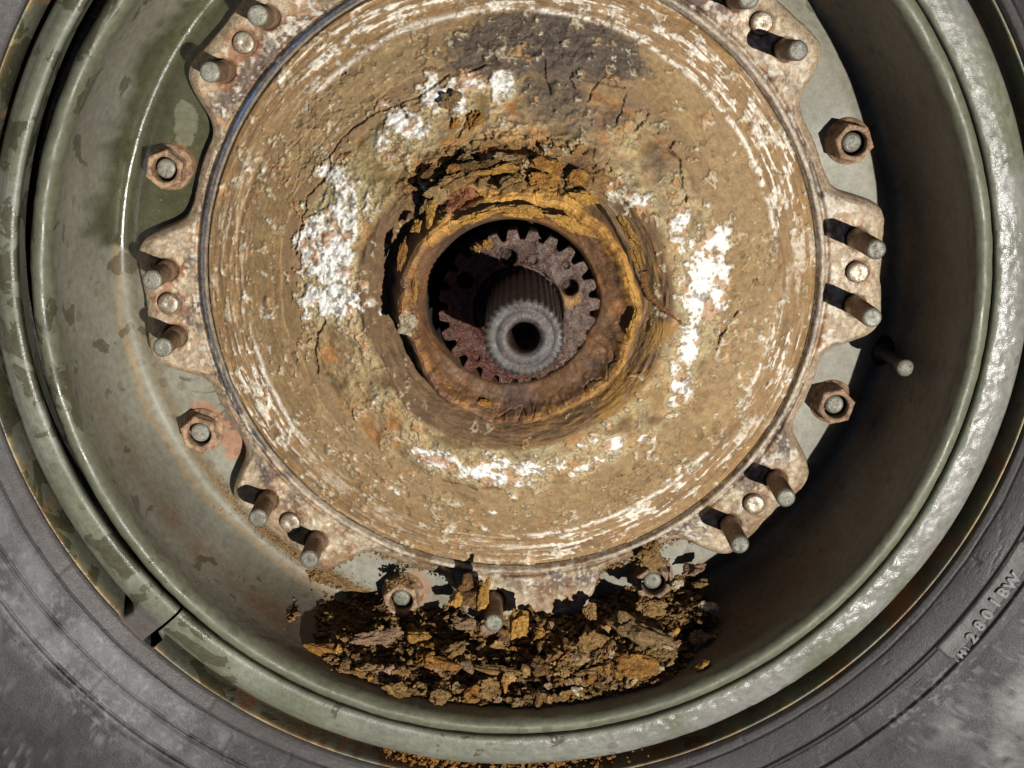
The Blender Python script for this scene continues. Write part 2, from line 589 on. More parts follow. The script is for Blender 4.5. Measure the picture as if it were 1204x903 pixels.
# ------------------------------------------------------------ locking ring (painted, split at the lower left)
def build_ring():
    n = 1500
    a0 = R(-136.7)
    gap = R(0.28)
    a = np.linspace(a0 + gap, a0 + 2 * math.pi - gap * .2, n)
    pr = [(238.0, -22), (234, -4), (230.4, 3), (229.8, 6.6), (230.8, 8.8), (233.5, 9.4), (240, 8.0), (244, 4.6), (246.6, 1.8), (248.4, -2.0), (248.9, -10),
          (250.0, -20), (253.0, -22), (255.6, -16), (256.6, -6), (257.2, -1.6), (258.0, -0.6), (258.9, -2), (259.1, -8), (259.0, -20)]
    r, z = resample(pr, 0.62)
    Rr, A = np.meshgrid(r, a)
    Z = np.tile(z, (n, 1))
    # plain closed stretch just beside the split: groove and lip are missing there
    pl = ss(R(-141.4), R(-140.4), A) * (A < a0 + .01) + 0 * A
    A2 = adiff(A, 0)
    pl = ss(R(-141.0), R(-140.0), A2) * (A2 < a0 + R(0.4)) * (A2 > R(-150))
    flat = np.interp(Rr, [227, 233, 246, 259], [14, 12, 5.0, 0.5])
    wgt = pl * ss(238, 243, Rr)
    Z = Z * (1 - wgt) + np.maximum(Z, flat) * wgt
    Z = np.where((Rr > 255.5) & (wgt > .3), np.minimum(Z, flat), Z)
    Rr = Rr + (6.6 * np.clip(np.cos(adiff(A, R(142))) * .85 + .15, 0, 1) ** 1.3 - 2.6) * (1 - ss(231, 244, Rr))
    A = A + R(1.1) * ss(246.5, 249.5, Rr) * (1 - ss(0, R(3), A - a0 - gap)) * (A - a0 < R(3.2))
    X, Y = Rr * np.cos(A), Rr * np.sin(A)
    top = ss(227.1, 229, Rr) * (1 - ss(257, 258.8, Rr))
    f = fbm(X, Y, s=30, o=4, seed=61)
    Z += .35 * f * top
    # hammered ripple on the face at the right hand side
    face = ss(229, 231, Rr) * (1 - ss(246, 248, Rr))
    sidew = ss(R(100), R(60), np.abs(adiff(A2, R(-10))))
    Z += .42 * fbm(X, Y, s=4.0, o=4, seed=62) * face * sidew
    c = np.tile(C(124, 126, 104), X.shape + (1,))
    c = mixc(c, C(138, 138, 122), ss(-.2, .6, fbm(X, Y, s=26, o=4, seed=63)) * .8)
    c = mixc(c, C(150, 147, 140), face * sidew * ss(-.5, .1, fbm(X, Y, s=40, o=3, seed=71)) * .85)  # right side of the face lighter, its sheen painted in
    c = mixc(c, C(58, 54, 46), ss(248, 249.5, Rr) * (1 - ss(255, 257, Rr)) * .9)  # groove darkened, its shade painted into the colour
    c = mixc(c, C(30, 28, 26), (1 - ss(229.6, 230.6, np.tile(r, (n, 1)))) * .9)  # undercut inner edge near black, shade of the gap painted on
    c = mixc(c, C(176, 152, 104), ss(256.4, 257.4, Rr) * ss(-.4, .3, fbm(X, Y, s=9, o=3, seed=64)) * .8)
    c = mixc(c, C(112, 104, 98), wgt * .9)
    rust = ss(.45, .7, fbm(X, Y, s=14, o=5, seed=65))
    c = mixc(c, C(148, 104, 72), rust * .7 * ss(244, 250, Rr))
    # spill of fine dirt in the groove at the bottom
    dirt = ss(R(38), R(18), np.abs(adiff(A2, R(-92)))) * ss(244, 249, Rr) * ss(-.5, .3, fbm(X, Y, s=8, o=3, seed=66))
    c = mixc(c, C(110, 82, 46), dirt * .8)
    T = np.zeros(X.shape + (4,))
    T[..., :3] = c
    T[..., 3] = .44 + .1 * f - .10 * face * sidew
    wet = .10 * np.cos(adiff(A2, R(175))) - .015 + 0 * A + .03 * (face < .5) - .12 * wgt
    root = empty('locking_ring')
    tag(root, 'olive painted split locking ring clamped between tyre and rim', 'ring')
    o = mesh('ring_band', np.stack([X, Y, Z], -1).reshape(-1, 3), gridfaces(n, len(r), False), M['ring'], root, tint=T, wet=wet)
    # stamped digits on the face at the right
    mt = mat_noise('stamped paint', [C(150, 148, 132), C(128, 126, 108), C(168, 164, 150)], 260, 0.4, 0, .3, .0003)
    for i, ch in enumerate('169993'):
        py = 256 + i * 10.8
        px = 1183.5 + i * .9
        cu = bpy.data.curves.new('txt', 'FONT')
        cu.body = ch
        cu.size = 6.4 * MM
        cu.extrude = .00015
        cu.bevel_depth = .00022
        cu.align_x = 'CENTER'
        cu.align_y = 'CENTER'
        t = bpy.data.objects.new('txt', cu)
        col.objects.link(t)
        me = bpy.data.meshes.new_from_object(t.evaluated_get(bpy.context.evaluated_depsgraph_get()))
        bpy.data.objects.remove(t)
        me.materials.clear()
        me.materials.append(mt)
        s = bpy.data.objects.new('stamped_digit', me)
        col.objects.link(s)
        s.parent = root
        q = at(px, py, 13.5)
        s.location = (q[0] * MM, q[1] * MM, 0.0135 + .0002)
        rq = math.hypot(*q)
        s.location.z = (np.interp(rq, r[:len(r) // 2], z[:len(r) // 2]) + .25) * MM
        s.rotation_euler = (0, math.atan2(4.6, 7) * 1.0, math.atan2(q[1], q[0]) )
        s.rotation_euler = (Matrix.Rotation(math.atan2(q[1], q[0]), 4, 'Z') @ Matrix.Rotation(0.5, 4, 'Y') @ Matrix.Rotation(math.pi / 2, 4, 'Z')).to_euler()
    return root


build_ring()


# ------------------------------------------------------------ rim
GUT = [(150, -63), (172, -63), (190, -63.5), (196, -66), (201, -70), (205, -71), (209, -67.5), (212.4, -59), (215.2, -47), (217.2, -33),
       (218.4, -20), (218.6, -13), (218.3, -7), (218.0, -1), (218.2, 4.0), (219.6, 7.6), (222.0, 9.0), (224.6, 8.2),
       (227.0, 5.6), (228.4, 2.4), (229.0, -1.5), (229.1, -6), (229.1, -14), (229.1, -30)]


def build_rim():
    n = 1300
    r, z = resample(GUT, 0.8, 3)
    a = np.linspace(-math.pi, math.pi, n, endpoint=False)
    Rr, A = np.meshgrid(r, a)
    Z0 = np.tile(z, (n, 1))
    X, Y = Rr * np.cos(A), Rr * np.sin(A)
    f = fbm(X, Y, Z0, s=35, o=4, seed=81)
    Z = Z0 + .5 * f
    bead = ss(-9, 3, Z0)
    dr = .22 * fbm(X, Y, Z0, s=9, o=3, seed=82) * (0.4 + bead)
    X += dr * np.cos(A)
    Y += dr * np.sin(A)
    c = np.tile(C(138, 134, 116), X.shape + (1,))
    c = mixc(c, C(150, 148, 132), ss(-.3, .7, fbm(X, Y, Z0, s=40, o=4, seed=83)) * .8)
    c = mixc(c, C(108, 110, 86), bead * .8)
    disc = (1 - ss(-40, -10, Z0))
    # the disc is wet and dark olive at the upper left
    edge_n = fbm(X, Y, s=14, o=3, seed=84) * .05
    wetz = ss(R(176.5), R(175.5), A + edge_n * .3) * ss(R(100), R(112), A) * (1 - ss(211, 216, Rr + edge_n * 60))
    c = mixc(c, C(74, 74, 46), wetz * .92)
    pale = ss(.0, .1, 4.0 - np.hypot(X - at(218, 140, -63)[0], (Y - at(218, 140, -63)[1]) * .5) + 3 * edge_n * 20) * wetz
    c = mixc(c, C(130, 128, 104), pale * .9)
    # tan stains along the folds, heavier towards the heap of dirt at the bottom
    low = ss(R(95), R(30), np.abs(adiff(A, R(-100))))
    st = np.exp(-((Rr - 208.5 + 1.5 * fbm(X, Y, s=25, o=3, seed=85)) / 1.2) ** 2) * disc * (1 - wetz)
    c = mixc(c, C(170, 142, 104), st * .6)
    st2 = np.exp(-((Rr - 199 + 3 * fbm(X, Y, s=30, o=3, seed=86)) / 3.6) ** 2) * disc * low
    c = mixc(c, C(150, 118, 76), np.clip(st2 * .75, 0, 1))
    st3 = np.exp(-((Rr - 218.0) / 2.2) ** 2) * disc * low * (0.6 + .4 * fbm(X, Y, s=10, o=4, seed=87))
    c = mixc(c, C(128, 86, 46), np.clip(st3, 0, .85))
    bot = ss(R(52), R(25), np.abs(adiff(A, R(-86)))) * ss(205, 213, Rr) * (1 - bead)
    c = mixc(c, C(84, 66, 44), bot * .75)
    sp = ss(.25, .6, fbm(X, Y, Z0, s=7, o=4, seed=88)) * ss(R(75), R(30), np.abs(adiff(A, R(-70))))
    c = mixc(c, C(140, 100, 60), sp * .22 * (1 - bead))
    for px, py, st_ in ((240, 500, .8), (205, 192, .5), (282, 520, .7), (990, 480, .4), (486, 690, .5)):
        q = at(px, py, -63)
        d = np.hypot(X - q[0], Y - q[1])
        c = mixc(c, C(176, 116, 78), (1 - ss(8, 13, d + 3.0 * fbm(X, Y, s=5, o=3, seed=95))) * st_ * (1 - bead))
    T = np.zeros(X.shape + (4,))
    T[..., :3] = c
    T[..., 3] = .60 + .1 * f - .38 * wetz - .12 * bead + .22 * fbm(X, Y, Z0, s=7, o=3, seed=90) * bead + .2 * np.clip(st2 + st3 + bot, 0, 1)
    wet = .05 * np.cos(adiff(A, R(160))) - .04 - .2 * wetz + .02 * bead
    root = empty('steel_wheel')
    tag(root, 'deep olive green steel rim dish with rolled bead, partly in shadow', 'wheel')
    mesh('rim_dish', np.stack([X, Y, Z], -1).reshape(-1, 3), gridfaces(n, len(r)), M['rim'], root, tint=T, wet=wet)
    # closed back of the dish
    nb = 96
    aa = np.linspace(0, 2 * math.pi, nb, endpoint=False)
    prb = [(140, -82), (200, -88), (222, -88), (228, -60), (231, -34), (256, -34), (256, -60), (262, -120), (262, -200)]
    V = [(rr * math.cos(t), rr * math.sin(t), zz) for t in aa for rr, zz in prb]
    mesh('rim_back', V, gridfaces(nb, len(prb)), M['dark'], root)
    # valve stem in the shade on the right
    q = at(1034, 411, -72)
    q2 = at(1065, 433, -24)
    prv = [(0.01, 48), (3.6, 48), (4.4, 47.2), (4.4, 42), (3.3, 41.6), (3.3, 12), (4.6, 11), (6.2, 5), (8.4, 2), (9.2, 0), (9.4, -3)]
    nv = 24
    vs = []
    for k in range(nv):
        t = k / nv * 2 * math.pi
        for rr, zz in prv:
            fz = (zz + 3) / 51
            vs.append((rr * math.cos(t) + (q2[0] - q[0]) * fz, rr * math.sin(t) + (q2[1] - q[1]) * fz, zz))
    F = gridfaces(nv, len(prv))
    fm = np.where((np.arange(len(F)) % (len(prv) - 1)) < 2, 0, 1)
    v = mesh('valve_stem', vs, F, [M['stud_tip'], M['dark']], root, fmat=fm, loc=(q[0], q[1], -72))
    return root


build_rim()

# ------------------------------------------------------------ hub
hub = empty('wheel_hub')
tag(hub, 'domed wheel hub caked in dried tan mud, white scale and orange rust', 'wheel hub')
CRACKS = [[(372, 440), (371, 400), (384, 372)], [(383, 205), (389, 180), (402, 160), (430, 140), (466, 124), (492, 114), (526, 90)],
          [(466, 120), (471, 128), (478, 136)], [(739, 112), (733, 122), (724, 143)], [(764, 133), (757, 140), (746, 152)],
          [(794, 165), (785, 176), (798, 190), (803, 215)], [(641, 70), (640, 90), (646, 110)], [(672, 85), (674, 104)],
          [(702, 100), (690, 118)], [(735, 105), (710, 98), (680, 92)], [(868, 368), (846, 396), (844, 410)],
          [(553, 82), (572, 77), (580, 75)], [(382, 205), (360, 235), (352, 275), (345, 300)],
          [(555, 132), (548, 142), (538, 160)], [(556, 190), (592, 184)], [(800, 210), (806, 235)], [(395, 92), (402, 88)],
          [(520, 565), (548, 570), (560, 576)]]
WHITE = [  # centre px, half sizes px, turn (deg), strength
    (385, 290, 38, 62, 10, 1.2), (395, 350, 44, 28, 0, 1.1), (360, 370, 14, 20, 0, .5), (410, 225, 40, 26, 35, .6), (478, 145, 40, 18, 35, .9), (520, 115, 34, 20, 15, .9),
    (545, 100, 40, 12, 5, .75), (590, 100, 16, 18, 0, .9), (460, 170, 26, 22, 30, .5), (828, 335, 34, 66, -5, 1.25), (800, 255, 16, 28, 10, .6),
    (842, 285, 20, 24, 0, 1.0), (810, 400, 26, 36, -15, .8), (800, 445, 14, 30, -25, .8), (790, 472, 10, 10, 0, .8), (745, 235, 26, 18, -50, .4),
    (515, 540, 32, 16, 10, 1.2), (560, 556, 36, 12, 8, .9), (600, 565, 50, 12, 0, .6), (575, 528, 40, 10, 0, .5), (650, 545, 34, 18, -8, .5),
    (718, 520, 20, 11, -20, 1.1), (700, 545, 40, 14, -20, .5), (755, 518, 8, 7, 0, .9), (715, 490, 16, 10, -40, .4), (668, 532, 40, 12, -15, .55),
    (495, 535, 14, 12, 20, .8), (620, 548, 40, 16, 0, .75), (590, 540, 30, 14, 0, .8), (690, 520, 30, 14, -20, .6), (640, 522, 30, 10, -5, .5), (577, 612, 26, 9, 0, .6), (450, 575, 9, 7, 0, .7), (730, 210, 30, 16, -45, .3), (480, 385, 12, 10, 60, .6)]


def build_hub():
    n = 1440
    rk = np.r_[np.linspace(31.5, 78, 150), np.linspace(78.4, 156.5, 215)]
    a = np.linspace(-math.pi, math.pi, n, endpoint=False)
    Rr, A = np.meshgrid(rk, a)
    k = 1 - ss(50, 100, Rr)
    X = Rr * np.cos(A) * (1 + .02 * (1 - ss(40, 46, Rr))) + 3.6 * k - 3.9 * (1 - ss(40.5, 49, Rr))
    Y = Rr * np.sin(A) - 2.0 * k
    ca, sa = np.cos(A), np.sin(A)
    streak = fbm(Rr / 1.6, ca * 9, sa * 9, s=1.0, o=4, seed=101)            # drawn out round the axis
    streak2 = fbm(Rr / 3.2, ca * 5, sa * 5, s=1.0, o=3, seed=102)
    f1 = fbm(X, Y, s=26, o=4, seed=103)
    f2 = fbm(X, Y, s=8, o=5, seed=104)
    f3 = fbm(X, Y, s=3.0, o=4, seed=105)
    wob = fbm(ca * 2.2, sa * 2.2, s=1.0, o=4, seed=106)
    wob2 = fbm(ca * 6, sa * 6, s=1.0, o=4, seed=107)
    rr = Rr + 1.8 * wob * ss(38, 50, Rr) * (1 - ss(90, 110, Rr)) + 1.0 * wob2 * ss(42, 50, Rr) * (1 - ss(70, 80, Rr))
    prof = [(31.5, -60), (36.0, -50), (39.0, -14), (39.9, 0), (41.6, 5.5), (45.5, 10.5), (49, 15), (51, 18), (53.2, 19.5), (55.2, 17), (56.8, 6), (58.6, -6), (60.6, -10),
            (62.5, -9), (65.5, -6), (70, -3), (73, -2.2), (78, -4), (86, -8.5), (96, -14.5), (104, -20), (108, -21.5), (118, -27), (130, -34), (139, -39),
            (143, -40), (147, -42), (152, -45), (154.5, -46), (155.6, -49), (156.5, -54)]
    pr = np.array(prof)
    Z = np.interp(rr, pr[:, 0], pr[:, 1])
    low = ss(R(85), R(55), np.abs(adiff(A, R(-80)))) * (1 - ss(41, 47, Rr))
    X -= 3.2 * low * ca * (1 + .15 * wob2)
    Y -= 3.2 * low * sa * (1 + .15 * wob2)
    Z += 1.5 * low * ss(40.5, 42, Rr)
    # upper part: ring is buried under flaking deposits, trench filled
    top = ss(R(52), R(30), np.abs(adiff(A, R(96))))
    Z = Z * (1 - top) + np.where((rr > 55) & (rr < 74), np.interp(rr, [55, 60, 66, 74], [17, 10, 3, -3.5]) + 2.2 * f2, Z) * top
    rough_zone = ss(72, 76, rr) * (1 - ss(102, 106, rr))
    Z += .8 * f1 * ss(40, 48, Rr) * (1 - ss(150, 154, Rr))
    # crust
    W = np.zeros_like(X)
    for px, py, hx, hy, tn, st in WHITE:
        cx, cy = at(px, py, -14)
        sx, sy = hx * .42, hy * .42
        t = -R(tn)
        # turn given in picture sense (clockwise from x)
        dx, dy = X - cx, Y - cy
        u = dx * math.cos(t) + dy * math.sin(t)
        v = -dx * math.sin(t) + dy * math.cos(t)
        W = np.maximum(W, st * (1.25 - np.hypot(u / sx, v / sy)))
    f4 = fbm(X, Y, s=1.3, o=2, seed=109)
    Wm = ss(.20, .32, W + .50 * f2 + .42 * f3 + .16 * f4 - .08)
    Wm = Wm * ss(60, 66, rr)
    mid = np.clip(ss(.0, .5, W + .35 * f2 + .2) - Wm, 0, 1) * rough_zone
    Z += Wm * (.35 + .6 * f3 + .3 * f4) + mid * (.6 * f3 + .3 * f4)
    Z += rough_zone * (1.1 * f2 + .45 * f3)
    # smooth mud band with a torn outer edge, standing a little proud in places
    band = ss(100 + 2 * 0, 102, rr + 2.0 * f2) * (1 - ss(113, 113.8, rr + 1.8 * wob + 1.4 * f2))
    bsel = np.clip(ss(R(40), R(33), np.abs(adiff(A, R(141)))) + ss(R(28), R(22), np.abs(adiff(A, R(52)))) + .7 * ss(R(26), R(16), np.abs(adiff(A, R(-160)))), 0, 1)
    band = band * bsel * (1 - Wm)
    Z -= band * (1.0 + .0 * f3) 
    rest = ss(106, 112, rr) * (1 - ss(134, 138, rr)) * (1 - band)
    pits = ss(.42, .7, fbm(X, Y, s=4.2, o=3, seed=110)) * rest * ss(-.3, .2, fbm(X, Y, s=30, o=2, seed=111))
    Z += rest * (.22 * f2 + .10 * f3 + .35 * streak2) - pits * 1.1
    inn = ss(58, 62, rr) * (1 - ss(73, 77, rr))
    Z += inn * (.9 * streak + .6 * streak2)
    zs = ss(133, 137, Rr) * (1 - ss(154, 155, Rr))
    Z += zs * (.45 * streak + .25 * f3)
    yr = ss(44, 50, rr) * (1 - ss(55.5, 57, rr))
    Z += yr * (1.6 * wob2 + .7 * f3 + .8 * f2)
    slope = ss(39.5, 41, Rr) * (1 - ss(46, 50, rr))
    Z += slope * (.3 * streak + .45 * f3 + .4 * f2)
    # cracks
    wx, wy = X + 1.1 * f3, Y + 1.1 * f2
    crack = np.zeros_like(X)
    f4c = fbm(X, Y, s=5, o=3, seed=171)
    for pl in CRACKS:
        d = segdist(wx, wy, [at(px, py, -20) for px, py in pl])
        crack = np.maximum(crack, 1 - ss(.15, .75, d + .35 * f4c))
    wv = worley(X + 3 * f2, Y + 3 * f2, 7.5, 5)
    net = (1 - ss(.015, .055, wv)) * ss(.1, .3, fbm(X, Y, s=34, o=2, seed=112)) * rest
    gr = ss(R(18), R(10), np.abs(adiff(A, R(-18)))) * rest
    net = np.maximum(net, (1 - ss(.02, .07, worley(X + 4 * f2, Y + 3 * f2, 6.0, 9))) * gr * ss(-.1, .3, f1))
    wi = worley(X + 2 * f2, Y + 2 * f2, 9.0, 15)
    neti = (1 - ss(.02, .08, wi)) * (ss(46, 48, rr) * (1 - ss(56, 57, rr)) * .6 + top * ss(56, 58, rr) * (1 - ss(78, 84, rr)))
    Z -= 2.6 * crack + 1.5 * net + 1.8 * neti * ss(.0, .4, f1 + .3)
    # deposits flaking at the very top
    lump = top * ss(54, 57, rr) * (1 - ss(76, 84, rr))
    fl_ = fbm(X + 2 * f3, Y * 1.5, s=7, o=4, seed=170)
    Z += lump * (3.6 * np.maximum(f2, -.5) + 3.0 * ss(-.1, .05, fl_) + 1.0 * f3)

    # ---- colours
    mud = C(164, 136, 96)
    c = np.tile(mud, X.shape + (1,))
    c = mixc(c, C(150, 120, 78), ss(-.2, .5, f1) * .7)
    c = mixc(c, C(182, 150, 104), ss(.0, .6, f2) * .4)
    c = mixc(c, C(186, 156, 108), ss(.2, .6, fbm(X, Y, s=12, o=4, seed=113)) * rest * .5)
    c = mixc(c, C(150, 122, 86), band * .95)
    # golden and brown ground between the crusts
    c = mixc(c, C(180, 142, 88), rough_zone * ss(-.5, .4, f2 + .3 * f1) * .9)
    c = mixc(c, C(118, 92, 56), rough_zone * ss(.0, .5, fbm(X, Y, s=11, o=5, seed=114)) * .85)
    c = mixc(c, C(190, 124, 58), rough_zone * ss(.28, .6, fbm(X, Y, s=15, o=4, seed=115)) * .55)
    tl = ss(R(50), R(25), np.abs(adiff(A, R(125)))) * rough_zone
    c = mixc(c, C(148, 128, 74), tl * ss(-.3, .4, f3 + f1) * .6)
    c = mixc(c, C(214, 202, 158), mid * .55)
    # inner brown fold
    c = mixc(c, C(112, 86, 58), inn * .95)
    c = mixc(c, C(144, 112, 70), inn * ss(.1, .9, streak + .6 * f3) * .6)
    c = mixc(c, C(84, 66, 50), inn * ss(.0, .7, streak2 + .5 * f2) * .55)
    c = mixc(c, C(176, 132, 60), inn * ss(R(70), R(30), np.abs(adiff(A, R(-30)))) * ss(-.2, .5, f1 + streak2) * .6)
    # boss
    c = mixc(c, C(128, 92, 62), (1 - ss(57, 59, rr)))
    c = mixc(c, C(92, 72, 62), slope * ss(-.3, .5, f1 + .5 * streak) * .8)
    c = mixc(c, C(160, 108, 62), slope * ss(.1, .6, streak2) * .7)
    ysel = ss(-.6, .0, wob2 + .5 * f2 + .5 * np.cos(adiff(A, R(25))))
    ylo = ss(R(60), R(100), np.abs(adiff(A, R(60))))
    ydist = ss(47.0, 49.5, rr + 2.2 * f2 - 2.6 * ylo) * (1 - ss(55.8, 56.8, rr))
    c = mixc(c, C(212, 158, 76), ydist * ysel * (.92 - .55 * ylo * ss(-.3, .3, wob2)))
    c = mixc(c, C(186, 122, 58), ydist * ss(.05, .5, f2 + .3 * f3) * .7)
    c = mixc(c, C(116, 74, 50), ydist * ss(.1, .4, fbm(X, Y, s=13, o=4, seed=118)) * ss(R(90), R(50), np.abs(adiff(A, R(-125)))) * .9)
    c = mixc(c, C(70, 52, 38), (1 - ss(56.2, 56.8, rr)) * ss(55.4, 56.2, rr) * .5)
    c = mixc(c, C(190, 142, 74), lump * ss(-.3, .3, f2 + .4 * f3) * .85)
    c = mixc(c, C(140, 104, 56), lump * ss(.1, .4, fbm(X, Y, s=10, o=4, seed=119)) * .8)
    c = mixc(c, C(216, 162, 82), top * ss(47, 49, rr + 2 * f2) * (1 - ss(56, 60, rr + 2 * f2)) * .8)
    reddish = ss(1, 0, np.hypot((X - at(536, 235, 18)[0]) / 16, (Y - at(536, 235, 18)[1]) / 8.5))
    reddish = ss(.05, .35, reddish + .15 * f2)
    c = mixc(c, C(138, 80, 52), reddish * .85)
    # dark patch at the top and the dark streak beneath it
    p0 = at(640, 48, -34)
    dx, dy = X - p0[0], Y - p0[1]
    dkm = 1.15 - np.hypot(dx / 50, (dy + .0045 * dx * dx) / 17) + .22 * f2 + .12 * f3
    p1 = at(650, 110, -26)
    dk2 = 1.1 - np.hypot((X - p1[0]) / 20, (Y - p1[1]) / 17) + .35 * f2
    p2 = at(700, 140, -20)
    dk3 = 1.0 - np.hypot((X - p2[0]) / 28, (Y - p2[1] - .3 * (X - p2[0])) / 9) + .4 * f2
    p3 = at(775, 190, -16)
    dk4 = .9 - np.hypot((X - p3[0]) / 12, (Y - p3[1]) / 22) + .4 * f2
    dk = np.maximum(ss(.0, .3, dkm), np.maximum(.85 * ss(.1, .5, dk2), np.maximum(.6 * ss(.1, .6, dk3), .5 * ss(.1, .6, dk4))))
    Z += dk * .9 * f3 + .5 * dk * f2
    c = mixc(c, C(88, 76, 66), dk * .93)
    c = mixc(c, C(120, 110, 100), dk * ss(.1, .5, f3) * .5)
    # streaked outer zone
    zz = ss(131, 136, Rr + 1.5 * f2)
    c = mixc(c, C(158, 124, 84), zz * .7)
    c = mixc(c, C(184, 158, 122), zz * ss(-.1, .5, streak) * .7)
    c = mixc(c, C(176, 136, 78), ss(149, 152, Rr + f2) * .6 * ss(-.4, .3, streak2))
    c = mixc(c, C(106, 80, 54), zz * ss(.1, .6, streak2) * .45)
    sel = ss(-.30, .45, np.cos(adiff(A, R(0))) * .5 + .12 + wob * 1.0)
    w1 = ss(.14, .36, streak + .6 * f2 + .45 * f3 - .32 * np.abs(Rr - 143) / 8 + .15 * sel) * zz
    w2 = np.exp(-((Rr + 1.2 * wob2 - 134.5) / 1.1) ** 2) * ss(-.1, .3, f3 + wob + .35 * sel)
    c = mixc(c, C(246, 236, 218, .8), np.clip(w1 * (.25 + .75 * sel) + w2 * (.35 + .65 * sel), 0, 1) * .9)
    Z += .25 * w1
    c = mixc(c, C(238, 232, 214), ss(.80, .9, fbm(X, Y, s=3.5, o=4, seed=120)) * ss(112, 122, Rr) * .6)
    c = mixc(c, C(208, 194, 158), Wm * .6)
    c = mixc(c, C(243, 240, 230, .86), Wm * ss(.32, .7, W + .35 * f2 + .3 * f3 + .1 * f4) * .96)
    c = mixc(c, C(186, 134, 76), Wm * ss(.15, .45, fbm(X, Y, s=6, o=4, seed=121)) * .8)
    c = mixc(c, C(126, 98, 62), np.clip(ss(.05, .2, W + .50 * f2 + .42 * f3 + .16 * f4 - .08) - Wm, 0, 1) * .5)
    c = mixc(c, C(120, 100, 74), Wm * ss(.35, .6, fbm(X, Y, s=2.4, o=3, seed=122)) * .7)
    c = mixc(c, C(70, 56, 44), np.clip(crack * .5 + pits * .3, 0, 1))
    deep = 1 - ss(-20, 0, Z)
    c = mixc(c, C(30, 24, 20), (1 - ss(39.2, 40.6, Rr)) * .98)  # mouth wall near black, deep shade of the gap painted in
    T = np.zeros(X.shape + (4,))
    T[..., :3] = c
    gl = (1 - ss(54, 60, rr)) * (.30 + .15 * f2)
    T[..., 3] = np.clip(.9 - gl * ss(38.5, 40.5, Rr) - .25 * reddish, .2, 1)
    mesh('hub_face', np.stack([X, Y, Z], -1).reshape(-1, 3), gridfaces(n, len(rk)), M['hub'], hub, tint=T)


build_hub()

GROUP_A = [R(d) for d in (1.5, 46.3, 92, 138, 183.8, 227.8, 272.4, 317)]
STUD_R = 176.6


